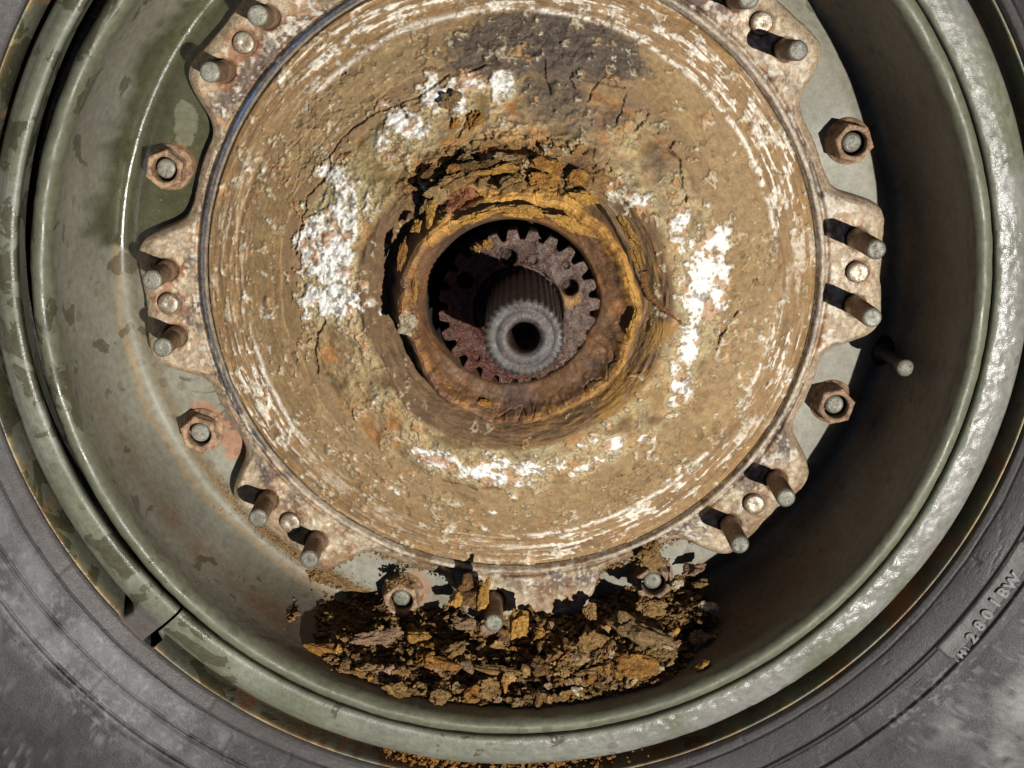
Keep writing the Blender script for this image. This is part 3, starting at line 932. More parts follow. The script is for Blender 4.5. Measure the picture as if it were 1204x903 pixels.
def build_flange():
    n = 1500
    a = np.linspace(-math.pi, math.pi, n, endpoint=False)
    m0 = 78
    t = np.linspace(0, 1, m0)
    # outline
    rf = np.full(n, 166.5)
    for g_ in GROUP_A:
        d = np.abs(adiff(a, g_))
        rf += 25.5 * (1 - ss(R(9.6), R(14.6), d)) - 3.0 * (1 - ss(0, R(8), d)) * 1.0
    kk = np.exp(-(np.arange(-30, 31) * 360 / n / 1.45) ** 2 / 2)
    kk /= kk.sum()
    rf = np.convolve(np.r_[rf[-30:], rf, rf[:30]], kk, 'valid')
    rf += .5 * fbm(np.cos(a) * 20, np.sin(a) * 20, s=1, o=3, seed=131)
    r = 155.6 + (rf[:, None] - 155.6) * t[None, :]
    A = np.tile(a[:, None], (1, m0))
    X, Y = r * np.cos(A), r * np.sin(A)
    f2 = fbm(X, Y, s=8, o=4, seed=132)
    f3 = fbm(X, Y, s=2.6, o=4, seed=133)
    f1 = fbm(X, Y, s=24, o=3, seed=134)
    st = fbm(r / 1.5, np.cos(A) * 14, np.sin(A) * 14, s=1, o=3, seed=135)
    Z = np.full(X.shape, -48.0)
    Z += 3.2 * np.exp(-((r - 158.2) / 1.7) ** 4) - 2.0 * np.exp(-((r - 161.6) / .9) ** 2) * ss(-.2, .4, f2 + .4)
    Z += .35 * f2 + .28 * f3
    e = rf[:, None] - r
    bev = 1 - np.clip(e / 7.0, 0, 1)
    Z -= 4.6 * bev ** 1.7
    for g_ in GROUP_A:
        for s_ in (-1, 1):
            if g_ == GROUP_A[6] and s_ == 1: continue
            ang = g_ + s_ * R(5.6)
            d = np.hypot(X - STUD_R * math.cos(ang), Y - STUD_R * math.sin(ang))
            Z -= 2.2 * (1 - ss(5.6, 6.4, d))
        d = np.hypot(X - STUD_R * math.cos(g_), Y - STUD_R * math.sin(g_))
        Z -= .8 * np.exp(-((d - 5.9) / .6) ** 2) * (g_ != GROUP_A[6])
    c = np.tile(C(184, 164, 134), X.shape + (1,))
    c = mixc(c, C(180, 132, 84), ss(.0, .5, f2) * .6)
    c = mixc(c, C(104, 84, 74), ss(-.2, .2, f1 + .6 * f3) * ss(158, 161, r) * (1 - ss(169, 177, r)) * .9)
    c = mixc(c, C(236, 226, 206), ss(.15, .5, f3 + .4 * f2 + .25 * np.cos(adiff(A, R(0)))) * .7)
    c = mixc(c, C(84, 66, 54), ss(.35, .6, fbm(X, Y, s=11, o=5, seed=136)) * .6)
    c = mixc(c, C(178, 154, 126), ss(.1, .6, bev) * .85)
    sdm = np.full(X.shape, 99.0)
    for g_ in GROUP_A:
        for s_ in (-1, 0, 1):
            if g_ == GROUP_A[6] and s_ >= 0: continue
            ang = g_ + s_ * R(5.6)
            sdm = np.minimum(sdm, np.hypot(X - STUD_R * math.cos(ang), Y - STUD_R * math.sin(ang)))
    c = mixc(c, C(190, 170, 140), ss(173, 179, r) * .5)
    c = mixc(c, C(226, 210, 176), ss(.2, .5, fbm(X, Y, s=2.2, o=3, seed=139)) * (1 - ss(8, 14, sdm)) * .7)
    c = mixc(c, C(160, 104, 62), (1 - ss(6.0, 10.5, sdm + 3 * f2)) * ss(-.3, .3, f3 + f1) * .75)
    c = mixc(c, C(92, 70, 54), (1 - ss(5.6, 7.0, sdm + .8 * f3)) * .6)
    # dark tone on the raised collar; its blue tinge paints in reflected sky
    bl = ss(155.9, 156.6, r) * (1 - ss(159.6, 160.6, r))
    blue = bl * np.clip(ss(-.3, .1, f2 * .6 + st * .5 + .9 * ss(R(62), R(20), np.abs(adiff(A, R(155)))) - .25), 0, 1)
    c = mixc(c, C(206, 190, 168), bl * .7)
    sidec = ss(R(50), R(95), np.abs(adiff(A, R(165))))
    c = mixc(c, C(38, 40, 50), blue * (.92 - .5 * sidec))
    c = mixc(c, C(60, 84, 118), blue * ss(R(24), R(8), np.abs(adiff(A, R(137)))) * ss(-.5, .2, st) * .8)
    c = mixc(c, C(214, 196, 168), np.exp(-((r - 156.4) / .5) ** 2) * .7)
    c = mixc(c, C(30, 24, 20), (1 - ss(155.9, 156.3, r)) * .8)
    low = ss(R(60), R(40), np.abs(adiff(A, R(-84))))
    c = mixc(c, C(128, 92, 52), low * (ss(.1, .5, f2 + .5 * bev) * .6))
    # vertical side
    X2, Y2, Z2, c2, f_ = [], [], [], [], []
    q = np.clip(C(168, 138, 108) * (1 + .25 * f2[:, -1:]), 0, 1)
    for dr, dz in ((.5, -5.6), (1.2, -8.5), (1.8, -12), (2.0, -16.5)):
        rr_ = rf + dr + .15 * f3[:, -1]
        X2.append(rr_ * np.cos(a))
        Y2.append(rr_ * np.sin(a))
        Z2.append(np.full(n, -48 + dz) + .2 * f2[:, -1])
        cc = C(160, 134, 106)[None, :] * (1 + .3 * f2[:, -1:])
        cc = np.where(low[:, -1:] > .3, C(120, 92, 52)[None, :] * (1 + .4 * f3[:, -1:]), cc)
        c2.append(cc)
    X = np.concatenate([X, np.array(X2).T], 1)
    Y = np.concatenate([Y, np.array(Y2).T], 1)
    Z = np.concatenate([Z, np.array(Z2).T], 1)
    c = np.concatenate([c, np.stack(c2, 1)], 1)
    T = np.zeros(X.shape + (4,))
    T[..., :3] = np.clip(c, 0, 1)
    T[..., 3] = .62
    T[:, :m0, 3] -= .16 * blue
    mesh('hub_flange', np.stack([X, Y, Z], -1).reshape(-1, 3), gridfaces(n, X.shape[1]), M['flange'], hub, tint=T)


build_flange()


def revolve(name, prof, nseg, mats, fm=None, parent=None, loc=None, shape=None, smooth=True):
    vs = []
    for k_ in range(nseg):
        t_ = k_ / nseg * 2 * math.pi
        for i, (rr, zz) in enumerate(prof):
            s = shape(t_, i) if shape else 1
            vs.append((rr * s * math.cos(t_), rr * s * math.sin(t_), zz))
    F = gridfaces(nseg, len(prof))
    fmat = None
    if fm is not None:
        fmat = np.tile(np.array(fm), nseg)
    return mesh(name, vs, F, mats, parent, smooth=smooth, fmat=fmat, loc=loc)


def copy(o, parent, loc, rot=0, scale=None, name=None):
    c = o.copy()
    col.objects.link(c)
    c.parent = parent
    c.location = Vector(loc) * MM
    c.rotation_euler = (0, 0, rot) if not isinstance(rot, tuple) else rot
    if scale: c.scale = scale
    for ch in list(o.children):
        d = ch.copy()
        col.objects.link(d)
        d.parent = c
    return c


def build_fasteners():
    # long studs, two to a lobe
    prof = [(0.02, 34.5), (3.2, 34.6), (4.3, 34.5), (4.85, 33.6)]
    fm = [0, 0, 0]
    z = 32.6
    while z > 12:
        prof += [(4.95, z), (4.6, z - .45)]
        fm += [1, 1]
        z -= .95
    prof += [(5.0, 11), (5.2, 4), (5.3, -1)]
    fm += [1, 1, 1]
    stud0 = None
    # lengths differ a little round the hub, as in the picture
    lens = {1.5: 1.1, 46.3: 1.1, 92: 1.05, 138: 1.0, 183.8: .85, 227.8: .85, 272.4: .95, 317: .95}
    for gi, g_ in enumerate(GROUP_A):
        for s_ in (-1, 1):
            ang = g_ + s_ * R(5.6)
            if gi == 6 and s_ == 1: continue          # buried in the heap
            loc = (STUD_R * math.cos(ang), STUD_R * math.sin(ang), -50)
            L = list(lens.values())[gi] + random.uniform(-.03, .03)
            tilt = (random.uniform(-.02, .02), random.uniform(-.02, .02), random.uniform(0, 6))
            if stud0 is None:
                stud0 = revolve('stud', prof, 28, [M['stud_tip'], M['stud_side']], fm, hub, loc)
                stud0.rotation_euler = tilt
                stud0.scale = (1, 1, L)
            else:
                copy(stud0, hub, loc, tilt, (1, 1, L))
    # flat locating pins between the studs
    pp = [(0.02, 1.75), (.8, 1.7), (1.3, 1.9), (4.6, 2.0), (5.3, 1.6), (5.5, .6), (5.5, -3)]
    pin0 = None
    for gi, g_ in enumerate(GROUP_A):
        ri = STUD_R
        if gi == 6: continue
        loc = (ri * math.cos(g_), ri * math.sin(g_), -47.6 + random.uniform(-.4, .6))
        if pin0 is None:
            pin0 = revolve('locating_pin', pp, 36, [M['cap']], None, hub, loc)
        else:
            copy(pin0, hub, loc, random.uniform(0, 6))
    # wheel nuts
    NA = [(194, 199), (233, 512), (472, 705), (768, 685), (983, 478), (1003, 168)]
    pts = [at(x, y, -52) for x, y in NA]
    pts += [np.array([187 * math.cos(R(t)), 187 * math.sin(R(t))]) for t in (68.5, 113.5)]

    def hexs(t_):
        t6 = (t_ + 1e-6) % (math.pi / 3) - math.pi / 6
        return math.cos(math.pi / 6) / math.cos(t6)
    prof = [(6.4, 5), (6.4, 12.8), (6.9, 13.6), (8.6, 13.8), (10.0, 13.3), (10.3, 12.5), (10.0, 4.2), (10.2, 3.0), (11.4, 1.6), (11.8, .8), (11.9, -.5)]

    def shp(t_, i):
        if i in (4,): return hexs(t_)
        if i in (5, 6): return hexs(t_)
        if i == 7: return .5 + .5 * hexs(t_)
        return 1
    nut0 = None
    nk = [(1, 1), (1, .75), (1, 1.05), (1.02, 1), (1, .9), (1, 1.05), (1, 1), (1, 1)]
    for i, p in enumerate(pts):
        loc = (p[0], p[1], -63.4)
        if nut0 is None:
            nut0 = revolve('wheel_nut', prof, 72, [M['nut']], None, hub, loc, shp)
            nut0.rotation_euler = (0, 0, .35)
            ep = [(0.02, 9.0), (3.4, 9.1), (4.5, 8.8), (5.0, 7.8), (5.1, 2)]
            revolve('stud_end', ep, 28, [M['stud_tip']], None, nut0)
        else:
            copy(nut0, hub, loc, random.uniform(0, 6), (nk[i][0], nk[i][0], nk[i][1]))


build_fasteners()

GC = (3.2, -4.6)


def build_gear():
    n = 960
    m = 90
    a = np.linspace(-math.pi, math.pi, n, endpoint=False)
    ph = (a * 24 / (2 * math.pi) + .2) % 1
    tooth = ss(.10, .32, ph) * (1 - ss(.68, .90, ph))
    rf = 33.6 + 4.6 * tooth + .4 * fbm(np.cos(a) * 8, np.sin(a) * 8, s=1, o=4, seed=150)
    t = np.linspace(0, 1, m)
    r = 14 + (rf[:, None] - 14) * t[None, :]
    A = np.tile(a[:, None], (1, m))
    X, Y = r * np.cos(A) + GC[0], r * np.sin(A) + GC[1]
    f2 = fbm(X, Y, s=5, o=4, seed=151)
    f3 = fbm(X, Y, s=1.6, o=3, seed=152)
    Z = 6 + .5 * f2 + .35 * f3
    Z -= 6 * (1 - ss(20.5, 21.4, r + .6 * f2))
    rim_ = np.exp(-((r - 22.2) / .7) ** 2)
    Z += .8 * rim_
    dk = np.zeros_like(X)
    for px, py, rad, dep in ((670, 338, 4.0, 9), (598, 303, 4.0, 7), (627, 306, 2.1, 1.2), (666, 312, 1.6, 1.0), (548, 330, 4, 8), (560, 420, 2.0, 1)):
        q = at(px, py, 6)
        d = np.hypot(X - q[0], Y - q[1])
        Z -= dep * (1 - ss(rad * .86, rad, d))
        Z += .7 * np.exp(-((d - rad * 1.2) / .5) ** 2)
        if dep > 4: dk = np.maximum(dk, 1 - ss(rad * .9, rad * 1.05, d))
    c = np.tile(C(90, 66, 54), X.shape + (1,))
    c = mixc(c, C(128, 110, 100), ss(-.2, .4, f2 + .6 * np.cos(adiff(A, R(20))) - .2) * .7)
    c = mixc(c, C(92, 50, 36), ss(-.3, .4, f2 + .8 * np.cos(adiff(A, R(-140))) - .35) * .85)
    q = at(672, 352, 11)
    c = mixc(c, C(170, 128, 82), ss(6, 3, np.hypot(X - q[0], Y - q[1]) + f3))
    c = mixc(c, C(40, 32, 28), dk * .8)
    sd_x = np.tile(rf[:, None], (1, 2))
    X2 = sd_x * np.cos(a)[:, None] + GC[0]
    Y2 = sd_x * np.sin(a)[:, None] + GC[1]
    Z2 = np.tile([[1.0, -8.0]], (n, 1))
    X = np.concatenate([X, X2], 1)
    Y = np.concatenate([Y, Y2], 1)
    Z = np.concatenate([Z, Z2], 1)
    c = np.concatenate([c, np.tile(C(80, 58, 46), (n, 2, 1))], 1)
    T = np.zeros(X.shape + (4,))
    T[..., :3] = c
    T[..., 3] = .22
    mesh('toothed_disc', np.stack([X, Y, Z], -1).reshape(-1, 3), gridfaces(n, m + 2), M['gear'], hub, tint=T)
    # dark bottom of the recess behind it
    revolve('bearing_recess', [(0.02, -58), (20, -58), (30, -58.5), (40, -59)], 64, [M['dark']], None, hub, (4, -2, 0))


build_gear()


def build_shaft():
    root = empty('splined_shaft', (5.2, -3.2, 0))
    tag(root, 'grey splined drive shaft end with round bore at the hub centre', 'shaft')
    ns = 34
    n = ns * 12

    def spl(t_):
        p = (t_ * ns / (2 * math.pi)) % 1
        return 1 - .05 * (1 - min(1, max(0, (abs(p - .5) - .14) / .16)) ) * 1.0
    prof = [(7.0, 71.6), (7.8, 72.6), (9.4, 72.5), (11.6, 72.6), (12.2, 72.25), (13.0, 72.6), (15.2, 72.6), (16.9, 72.3), (17.3, 71.5), (17.3, 60), (17.3, 35), (17.3, 8), (17.3, -58)]

    def shp(t_, i):
        if i < 6: return 1
        if i == 6: return .5 + .5 * spl(t_)
        return spl(t_)
    o = revolve('spline', prof, n, [M['shaft']], None, root, None, shp)
    revolve('bore', [(5.4, 30), (5.9, 60), (6.1, 68), (6.4, 70.6), (7.05, 71.65)], 48, [M['bore']], None, root)
    revolve('bore_bottom', [(0.02, 31), (5.3, 31)], 24, [M['dark']], None, root)


build_shaft()


# ------------------------------------------------------------ rocks, flakes and crumbs
def ico(sub):
    import bmesh
    bm = bmesh.new()
    bmesh.ops.create_icosphere(bm, subdivisions=sub, radius=1.0)
    V = np.array([v.co[:] for v in bm.verts])
    F = np.array([[v.index for v in f.verts] for f in bm.faces])
    bm.free()
    return V, F


ICO = {k_: ico(k_) for k_ in (1, 2, 3, 4)}


def rock_verts(sub, seed, rough=.35, facet=7):
    """angular lump: unit ball cut by random planes, then broken up"""
    V, F = ICO[sub]
    V = V.copy()
    r_ = np.random.default_rng(seed)
    d = np.ones(len(V)) * 1.05
    for _ in range(facet):
        nrm = r_.normal(size=3)
        nrm /= np.linalg.norm(nrm)
        h = r_.uniform(.45, .9)
        dd = V @ nrm
        lim = np.where(dd > .05, h / np.maximum(dd, .05), 9)
        d = np.minimum(d, lim)
    P = V * d[:, None]
    nz = fbm(P[:, 0] + seed, P[:, 1], P[:, 2], s=.9, o=4, seed=seed % 97) * rough * 1.15
    nf = fbm(P[:, 0] + seed, P[:, 1], P[:, 2], s=.3, o=3, seed=seed % 89) * rough * .55
    cr = (1 - np.abs(fbm(P[:, 0] - seed, P[:, 1], P[:, 2], s=.6, o=2, seed=seed % 83))) .clip(0, 1) ** 5
    k_ = np.clip(1 + nz + nf - cr * rough * .55, .35, 1.6)
    return P * k_[:, None], F


def heap_z(x, y):
    """top surface of the dirt heap (mm) at the bottom of the rim; below the dish where there is no heap"""
    a_ = np.arctan2(y, x)
    r_ = np.hypot(x, y)
    a_ = a_ + .11 * fbm(x, y, s=16, o=4, seed=205)
    win = ss(R(33), R(20), np.abs(adiff(a_, R(-90.5))))
    win = np.where(adiff(a_, R(-90.5)) > 0, ss(R(34), R(20), np.abs(adiff(a_, R(-90.5)))), win)
    hi = np.interp(r_, [160, 172, 190, 206, 216, 222], [-58, -56, -48, -32, -9, -5])
    hi2 = np.interp(r_, [160, 172, 186, 194, 206, 216, 222], [-58, -52, -30, -18, -13, -6, -3])
    t_ = ss(0, 26, x)
    hi = hi * (1 - t_) + hi2 * t_
    lo = 0
    base = np.interp(r_, [150, 190, 198, 208, 213, 217, 220], [-63, -63.5, -67, -68.5, -57.5, -35, -10])
    r0 = np.interp(x, [-110, -60, -38, -18, -6, 6, 20, 60, 110], [204, 201, 196, 178, 168, 172, 187, 192, 202])
    return base - 2.5 + (hi - lo - base + 2.5) * win * ss(r0 - 9, r0 + 9 + 6 * (x < 0), r_)


def build_heap():
    na, nr = 420, 110
    a_ = np.linspace(R(-128), R(-52), na)
    r_ = np.linspace(160, 219.5, nr)
    Rr, A = np.meshgrid(r_, a_)
    X, Y = Rr * np.cos(A), Rr * np.sin(A)
    Z = heap_z(X, Y) + 3.0 * fbm(X, Y, s=9, o=5, seed=201) + 0.8 * fbm(X, Y, s=2.5, o=3, seed=202) - 3.5
    base = np.interp(Rr, [150, 190, 198, 208, 213, 217, 220], [-63, -63.5, -67, -68.5, -57.5, -35, -10])
    F = gridfaces(na, nr, False)
    ok = (Z > base - 1.0).reshape(-1)
    F = F[ok[F].any(1)]
    o = mesh('dirt_heap', np.stack([X, Y, Z], -1).reshape(-1, 3), F, M['heap'])
    tag(o, 'fine dark rusty dirt packed under the lumps at the bottom of the rim', 'dirt', kind='stuff')


build_heap()

GRP = 'rust and mud lumps heaped in the bottom of the rim'


def chunk(px, py, z, w_, h_, d_, kind, label=None, cat='rust lump', rot=0, tilt=(0, 0), seed=0, sub=3, rough=.35, facet=7, group=GRP, name='rust_lump', parent=None):
    """w,h in photo pixels across / down the picture, d = thickness as a share of the smaller"""
    q = at(px, py, z)
    if parent is None:
        for _ in range(60):                                   # keep it inside the wall and on top of the heap
            q = at(px, py, z)
            wall = np.interp(z, [-70, -54, -41, -26, -10, 0], [209, 215, 217, 218.6, 218.5, 218])
            if math.hypot(*q) < wall - 1.5 and z >= float(heap_z(q[0], q[1])) + .5: break
            z += 1.0
    k_ = (CH - z) / FPX
    V, F = rock_verts(sub, seed * 13 + 5, rough, facet)
    sx, sy = w_ * k_ * .56, h_ * k_ * .56
    szz = min(sx, sy) * (d_ * .6 + .6)
    V = V * np.array([sx, sy, szz])
    M3 = Matrix.Rotation(-R(rot), 3, 'Z') @ Matrix.Rotation(tilt[0], 3, 'X') @ Matrix.Rotation(tilt[1], 3, 'Y')
    V = V @ np.array(M3).T
    o = mesh(name, V, F, M[kind], parent, smooth=False, loc=(q[0], q[1], z))
    if parent is None:
        tag(o, label, cat, group)
    return o


# the lumps one can single out
BIG = [
    (752, 746, -22, 84, 46, .42, 'tan mud', 'largest flat tan mud slab in the heap, right of centre', 'mud slab', 12, 31),
    (764, 712, -26, 34, 22, .6, 'grey brown', 'brown crumbly lump leaning on the top of the big tan slab', 'mud lump', 0, 32),
    (747, 784, -15, 46, 32, .35, 'orange rust', 'bright orange rust flake lying below the big tan slab', 'rust flake', 8, 33),
    (731, 772, -14, 18, 15, .5, 'orange rust', 'small orange knob joined to the corner of the bright orange flake', 'rust flake', 0, 34),
    (691, 757, -20, 40, 46, .6, 'grey brown', 'squarish grey brown mud lump left of the big tan slab', 'mud lump', 5, 35),
    (554, 697, -34, 50, 46, .9, 'dark brown', 'large dark crumbly clump leaning on the bottom stud', 'rust lump', 0, 36),
    (570, 700, -22, 13, 38, .7, 'yellow ochre', 'upright yellow ochre flake on the clump left of the bottom stud', 'rust flake', 14, 37),
    (536, 703, -25, 14, 20, .7, 'yellow ochre', 'yellow flake on the left face of the dark clump by the stud', 'rust flake', 20, 38),
    (609, 736, -27, 26, 34, .5, 'yellow ochre', 'tall yellow ochre flake right of the bottom stud', 'rust flake', 12, 39),
    (634, 745, -27, 20, 14, .6, 'yellow ochre', 'small yellow flake just right of the tall ochre one', 'rust flake', -10, 40),
    (441, 751, -30, 56, 26, .6, 'pinkish brown', 'long pinkish mud lump at the upper left of the heap', 'mud lump', -12, 41),
    (380, 762, -48, 38, 16, .6, 'orange rust', 'flat orange brown flake at the far left tip of the heap', 'rust flake', 5, 42),
    (397, 766, -44, 8, 18, .7, 'yellow ochre', 'thin pale flake on edge at the left tip of the heap', 'rust flake', 10, 43),
    (551, 814, -13, 27, 24, .5, 'orange rust', 'square orange tan lump low in the middle of the heap', 'rust lump', 0, 44),
    (501, 777, -22, 24, 20, .6, 'orange rust', 'orange lump with white specks left of the heap middle', 'rust lump', 30, 45),
    (466, 788, -24, 26, 24, .6, 'grey brown', 'round grey brown lump with a ringed top left of centre', 'mud lump', 0, 46),
    (462, 812, -16, 30, 22, .6, 'grey brown', 'grey brown lump by the bead at the lower left of the heap', 'mud lump', 0, 47),
    (516, 816, -13, 30, 26, .7, 'grey brown', 'pitted grey lump low in the heap left of centre', 'mud lump', 0, 48),
    (576, 806, -15, 26, 26, .7, 'grey brown', 'pitted grey lump right of the square orange tan one', 'mud lump', 0, 49),
    (593, 803, -11, 9, 23, .6, 'orange rust', 'slim upright orange sliver in the middle of the heap', 'rust flake', 2, 50),
    (550, 783, -19, 17, 22, .5, 'pinkish brown', 'smooth pinkish wedge near the heap middle', 'rust flake', 12, 51),
    (589, 788, -17, 50, 11, .8, 'grey brown', 'long bent grey strip across the heap middle', 'mud lump', 16, 52),
    (522, 780, -20, 34, 11, .5, 'orange rust', 'low brown orange flake left of the pinkish wedge', 'rust flake', 10, 53),
    (694, 798, -14, 14, 17, .6, 'orange rust', 'small square orange flake under a thin brown bar', 'rust flake', 8, 54),
    (713, 787, -14, 8, 18, .6, 'orange rust', 'narrow orange flake left of the bright orange one', 'rust flake', 0, 55),
    (690, 790, -13, 36, 6, .8, 'grey brown', 'thin brown bar across the lumps right of centre', 'rust flake', -14, 56),
    (660, 778, -15, 28, 6, .8, 'orange rust', 'thin orange sliver tilted up over the heap right of centre', 'rust flake', -52, 57),
    (820, 753, -28, 24, 26, .6, 'pinkish brown', 'pinkish brown lump at the right end of the heap', 'mud lump', 20, 58),
    (781, 771, -17, 30, 18, .5, 'grey brown', 'flat grey flake under the right end of the tan slab', 'mud flake', -15, 59),
    (796, 756, -20, 18, 11, .5, 'pinkish brown', 'small pinkish flake right of the big tan slab', 'mud flake', -20, 60),
    (786, 761, -16, 15, 5, .5, 'white flecked', 'small white sliver at the right edge of the tan slab', 'rust flake', 18, 61),
    (826, 783, -16, 18, 12, .5, 'yellow ochre', 'yellow ochre flake at the lower right of the heap', 'rust flake', -25, 62),
    (766, 655, -46, 28, 30, .7, 'grey brown', 'crumbly mud lump stuck on top of the lower right wheel nut', 'mud lump', 10, 63),
    (797, 687, -46, 17, 12, .7, 'white flecked', 'pale lump right of the lower right wheel nut', 'rust lump', -20, 64),
    (815, 671, -52, 20, 14, .7, 'pinkish brown', 'dusty lump below the flange lobe right of the mud capped nut', 'mud lump', -20, 65),
    (826, 688, -52, 18, 12, .7, 'grey brown', 'small lump by the flange right of the mud capped nut', 'mud lump', 0, 66),
    (832, 715, -40, 22, 16, .8, 'white flecked', 'pale flecked lump in the shade at the heap right end', 'rust lump', -30, 67),
    (633, 817, -10, 22, 16, .6, 'white flecked', 'orange lump with a bright white spot by the bead', 'rust lump', 10, 68),
    (608, 828, -10, 16, 11, .7, 'tan mud', 'tan pebble by the bead below the white spotted lump', 'mud lump', 0, 69),
    (636, 783, -18, 26, 24, .7, 'dark brown', 'dark round lump right of the heap middle', 'rust lump', 0, 70),
    (694, 719, -36, 14, 22, .7, 'grey brown', 'small upright lump above the squarish mud lump', 'mud lump', 0, 71),
    (493, 747, -30, 22, 16, .7, 'yellow ochre', 'ochre lump right of the long pinkish lump', 'rust lump', 0, 72),
    (503, 760, -28, 20, 12, .6, 'orange rust', 'flat orange flake below the upper ochre lump', 'rust flake', 0, 73),
    (576, 737, -34, 22, 16, .6, 'pinkish brown', 'pinkish flake right below the tip of the bottom stud', 'rust flake', 0, 74),
    (543, 734, -30, 30, 14, .6, 'pinkish brown', 'wide pinkish flake left of the tip of the bottom stud', 'rust flake', 0, 75),
    (540, 760, -24, 30, 14, .7, 'grey brown', 'dusty grey brown lump above the pinkish wedge', 'mud lump', -20, 76),
    (430, 785, -30, 22, 16, .7, 'tan mud', 'tan lump left of the ringed grey brown one', 'mud lump', 0, 77),
]
for b in BIG:
    px, py, z, w_, h_, d_, kind, lab, cat, rot, sd_ = b
    sub = 4 if max(w_, h_) > 19 else 3
    rg = .28 if 'flake' in cat or 'slab' in cat else .42
    nm = cat.replace(' ', '_')
    chunk(px, py, z, w_ * 1.12, h_ * 1.12, d_, kind, lab, cat, rot, (random.uniform(-.2, .2), random.uniform(-.2, .2)), sd_, sub, rg, 8, GRP, nm)

# the many smaller ones between them
WHERE = [('at the far left of the heap', -2), ('in the left part of the heap', -1), ('near the heap middle', 0), ('in the right part of the heap', 1), ('at the far right of the heap', 2)]
kinds = ['grey brown'] * 6 + ['dark brown'] * 9 + ['tan mud'] * 3 + ['orange rust'] * 2 + ['yellow ochre'] * 1 + ['pinkish brown'] * 2 + ['white flecked']
variants = []
for i in range(14):
    V, F = rock_verts(3, 900 + i * 7, .40, 8)
    me_o = mesh('rust_lump', V, F, M['dark brown'], smooth=False)
    variants.append(me_o.data)
    bpy.data.objects.remove(me_o)
vm = {}
taken = [(b[0], b[1], max(b[3], b[4]) * .42) for b in BIG]
used_labels = set()


def SHORT(l):
    for cut in (' in the', ' lying', ' leaning', ' joined', ' at the', ' at', ' left of', ' right of', ' just', ' low', ' near', ' across', ' under', ' by the', ' right below', ' above', ' below', ' with', ' tilted', ' on the', ' stuck', ' over', ' right', ' left'):
        if cut in l:
            l = l[:l.index(cut)]
    return l


cnt = 0
tries = 0
while cnt < 235 and tries < 9000:
    tries += 1
    px = random.gauss(600, 120)
    py = random.uniform(700, 838)
    if not (365 < px < 852): continue
    lowb = 842 - ((px - 590) / 235) ** 2 * 62
    upb = 690 + max(0, (520 - px)) * .38 if px < 600 else 700
    if py > lowb - 3 or py < upb: continue
    q = at(px, py, -30)
    zt = float(heap_z(q[0], q[1]))
    q = at(px, py, zt)
    zt = float(heap_z(q[0], q[1]))
    rr_ = math.hypot(*q)
    if zt < float(np.interp(rr_, [150, 190, 198, 208, 213, 217, 220], [-63, -63.5, -67, -68.5, -57.5, -35, -10])) + 1.5 or rr_ > 217.5 or rr_ < 168: continue
    size = random.choice([8, 9, 10, 11, 12, 14, 16, 18, 22])
    if any(math.hypot(px - tx, py - ty) < (tr * .9 + size * .2) for tx, ty, tr in taken): continue
    taken.append((px, py, size * .42))
    kind = random.choice(kinds)
    vi = random.randrange(14)
    key = (vi, kind)
    if key not in vm:
        me = variants[vi].copy()
        me.materials.clear()
        me.materials.append(M[kind])
        vm[key] = me
    o = bpy.data.objects.new('rust_lump', vm[key])
    col.objects.link(o)
    k_ = (CH - zt) / FPX * MM * .56 * size
    o.scale = (k_ * random.uniform(.9, 1.25) / MM, k_ * random.uniform(.8, 1.1) / MM, k_ * random.uniform(.7, 1.0) / MM)
    o.rotation_euler = (random.uniform(-.6, .6), random.uniform(-.6, .6), random.uniform(0, 6.28))
    o.location = (q[0] * MM, q[1] * MM, (zt + random.uniform(-1.5, 2.0)) * MM)
    sz = 'tiny' if size < 10 else ('small' if size < 14 else 'medium')
    near = sorted(BIG, key=lambda b: math.hypot(b[0] - px, b[1] - py))
    opts = []
    for b in near[:5]:
        dx, dy = px - b[0], py - b[1]
        w8 = ['right of', 'below right of', 'just below', 'below left of', 'left of', 'above left of', 'just above', 'above right of']
        di = w8[int(round(math.atan2(dy, dx) / (math.pi / 4))) % 8]
        opts.append('%s %s lump %s the %s' % (sz, kind, di, SHORT(b[7])))
    lab = next((l for l in opts if l not in used_labels), opts[0])
    used_labels.add(lab)
    tag(o, lab, 'mud lump' if 'mud' in kind or 'brown' in kind else 'rust lump', GRP)
    cnt += 1

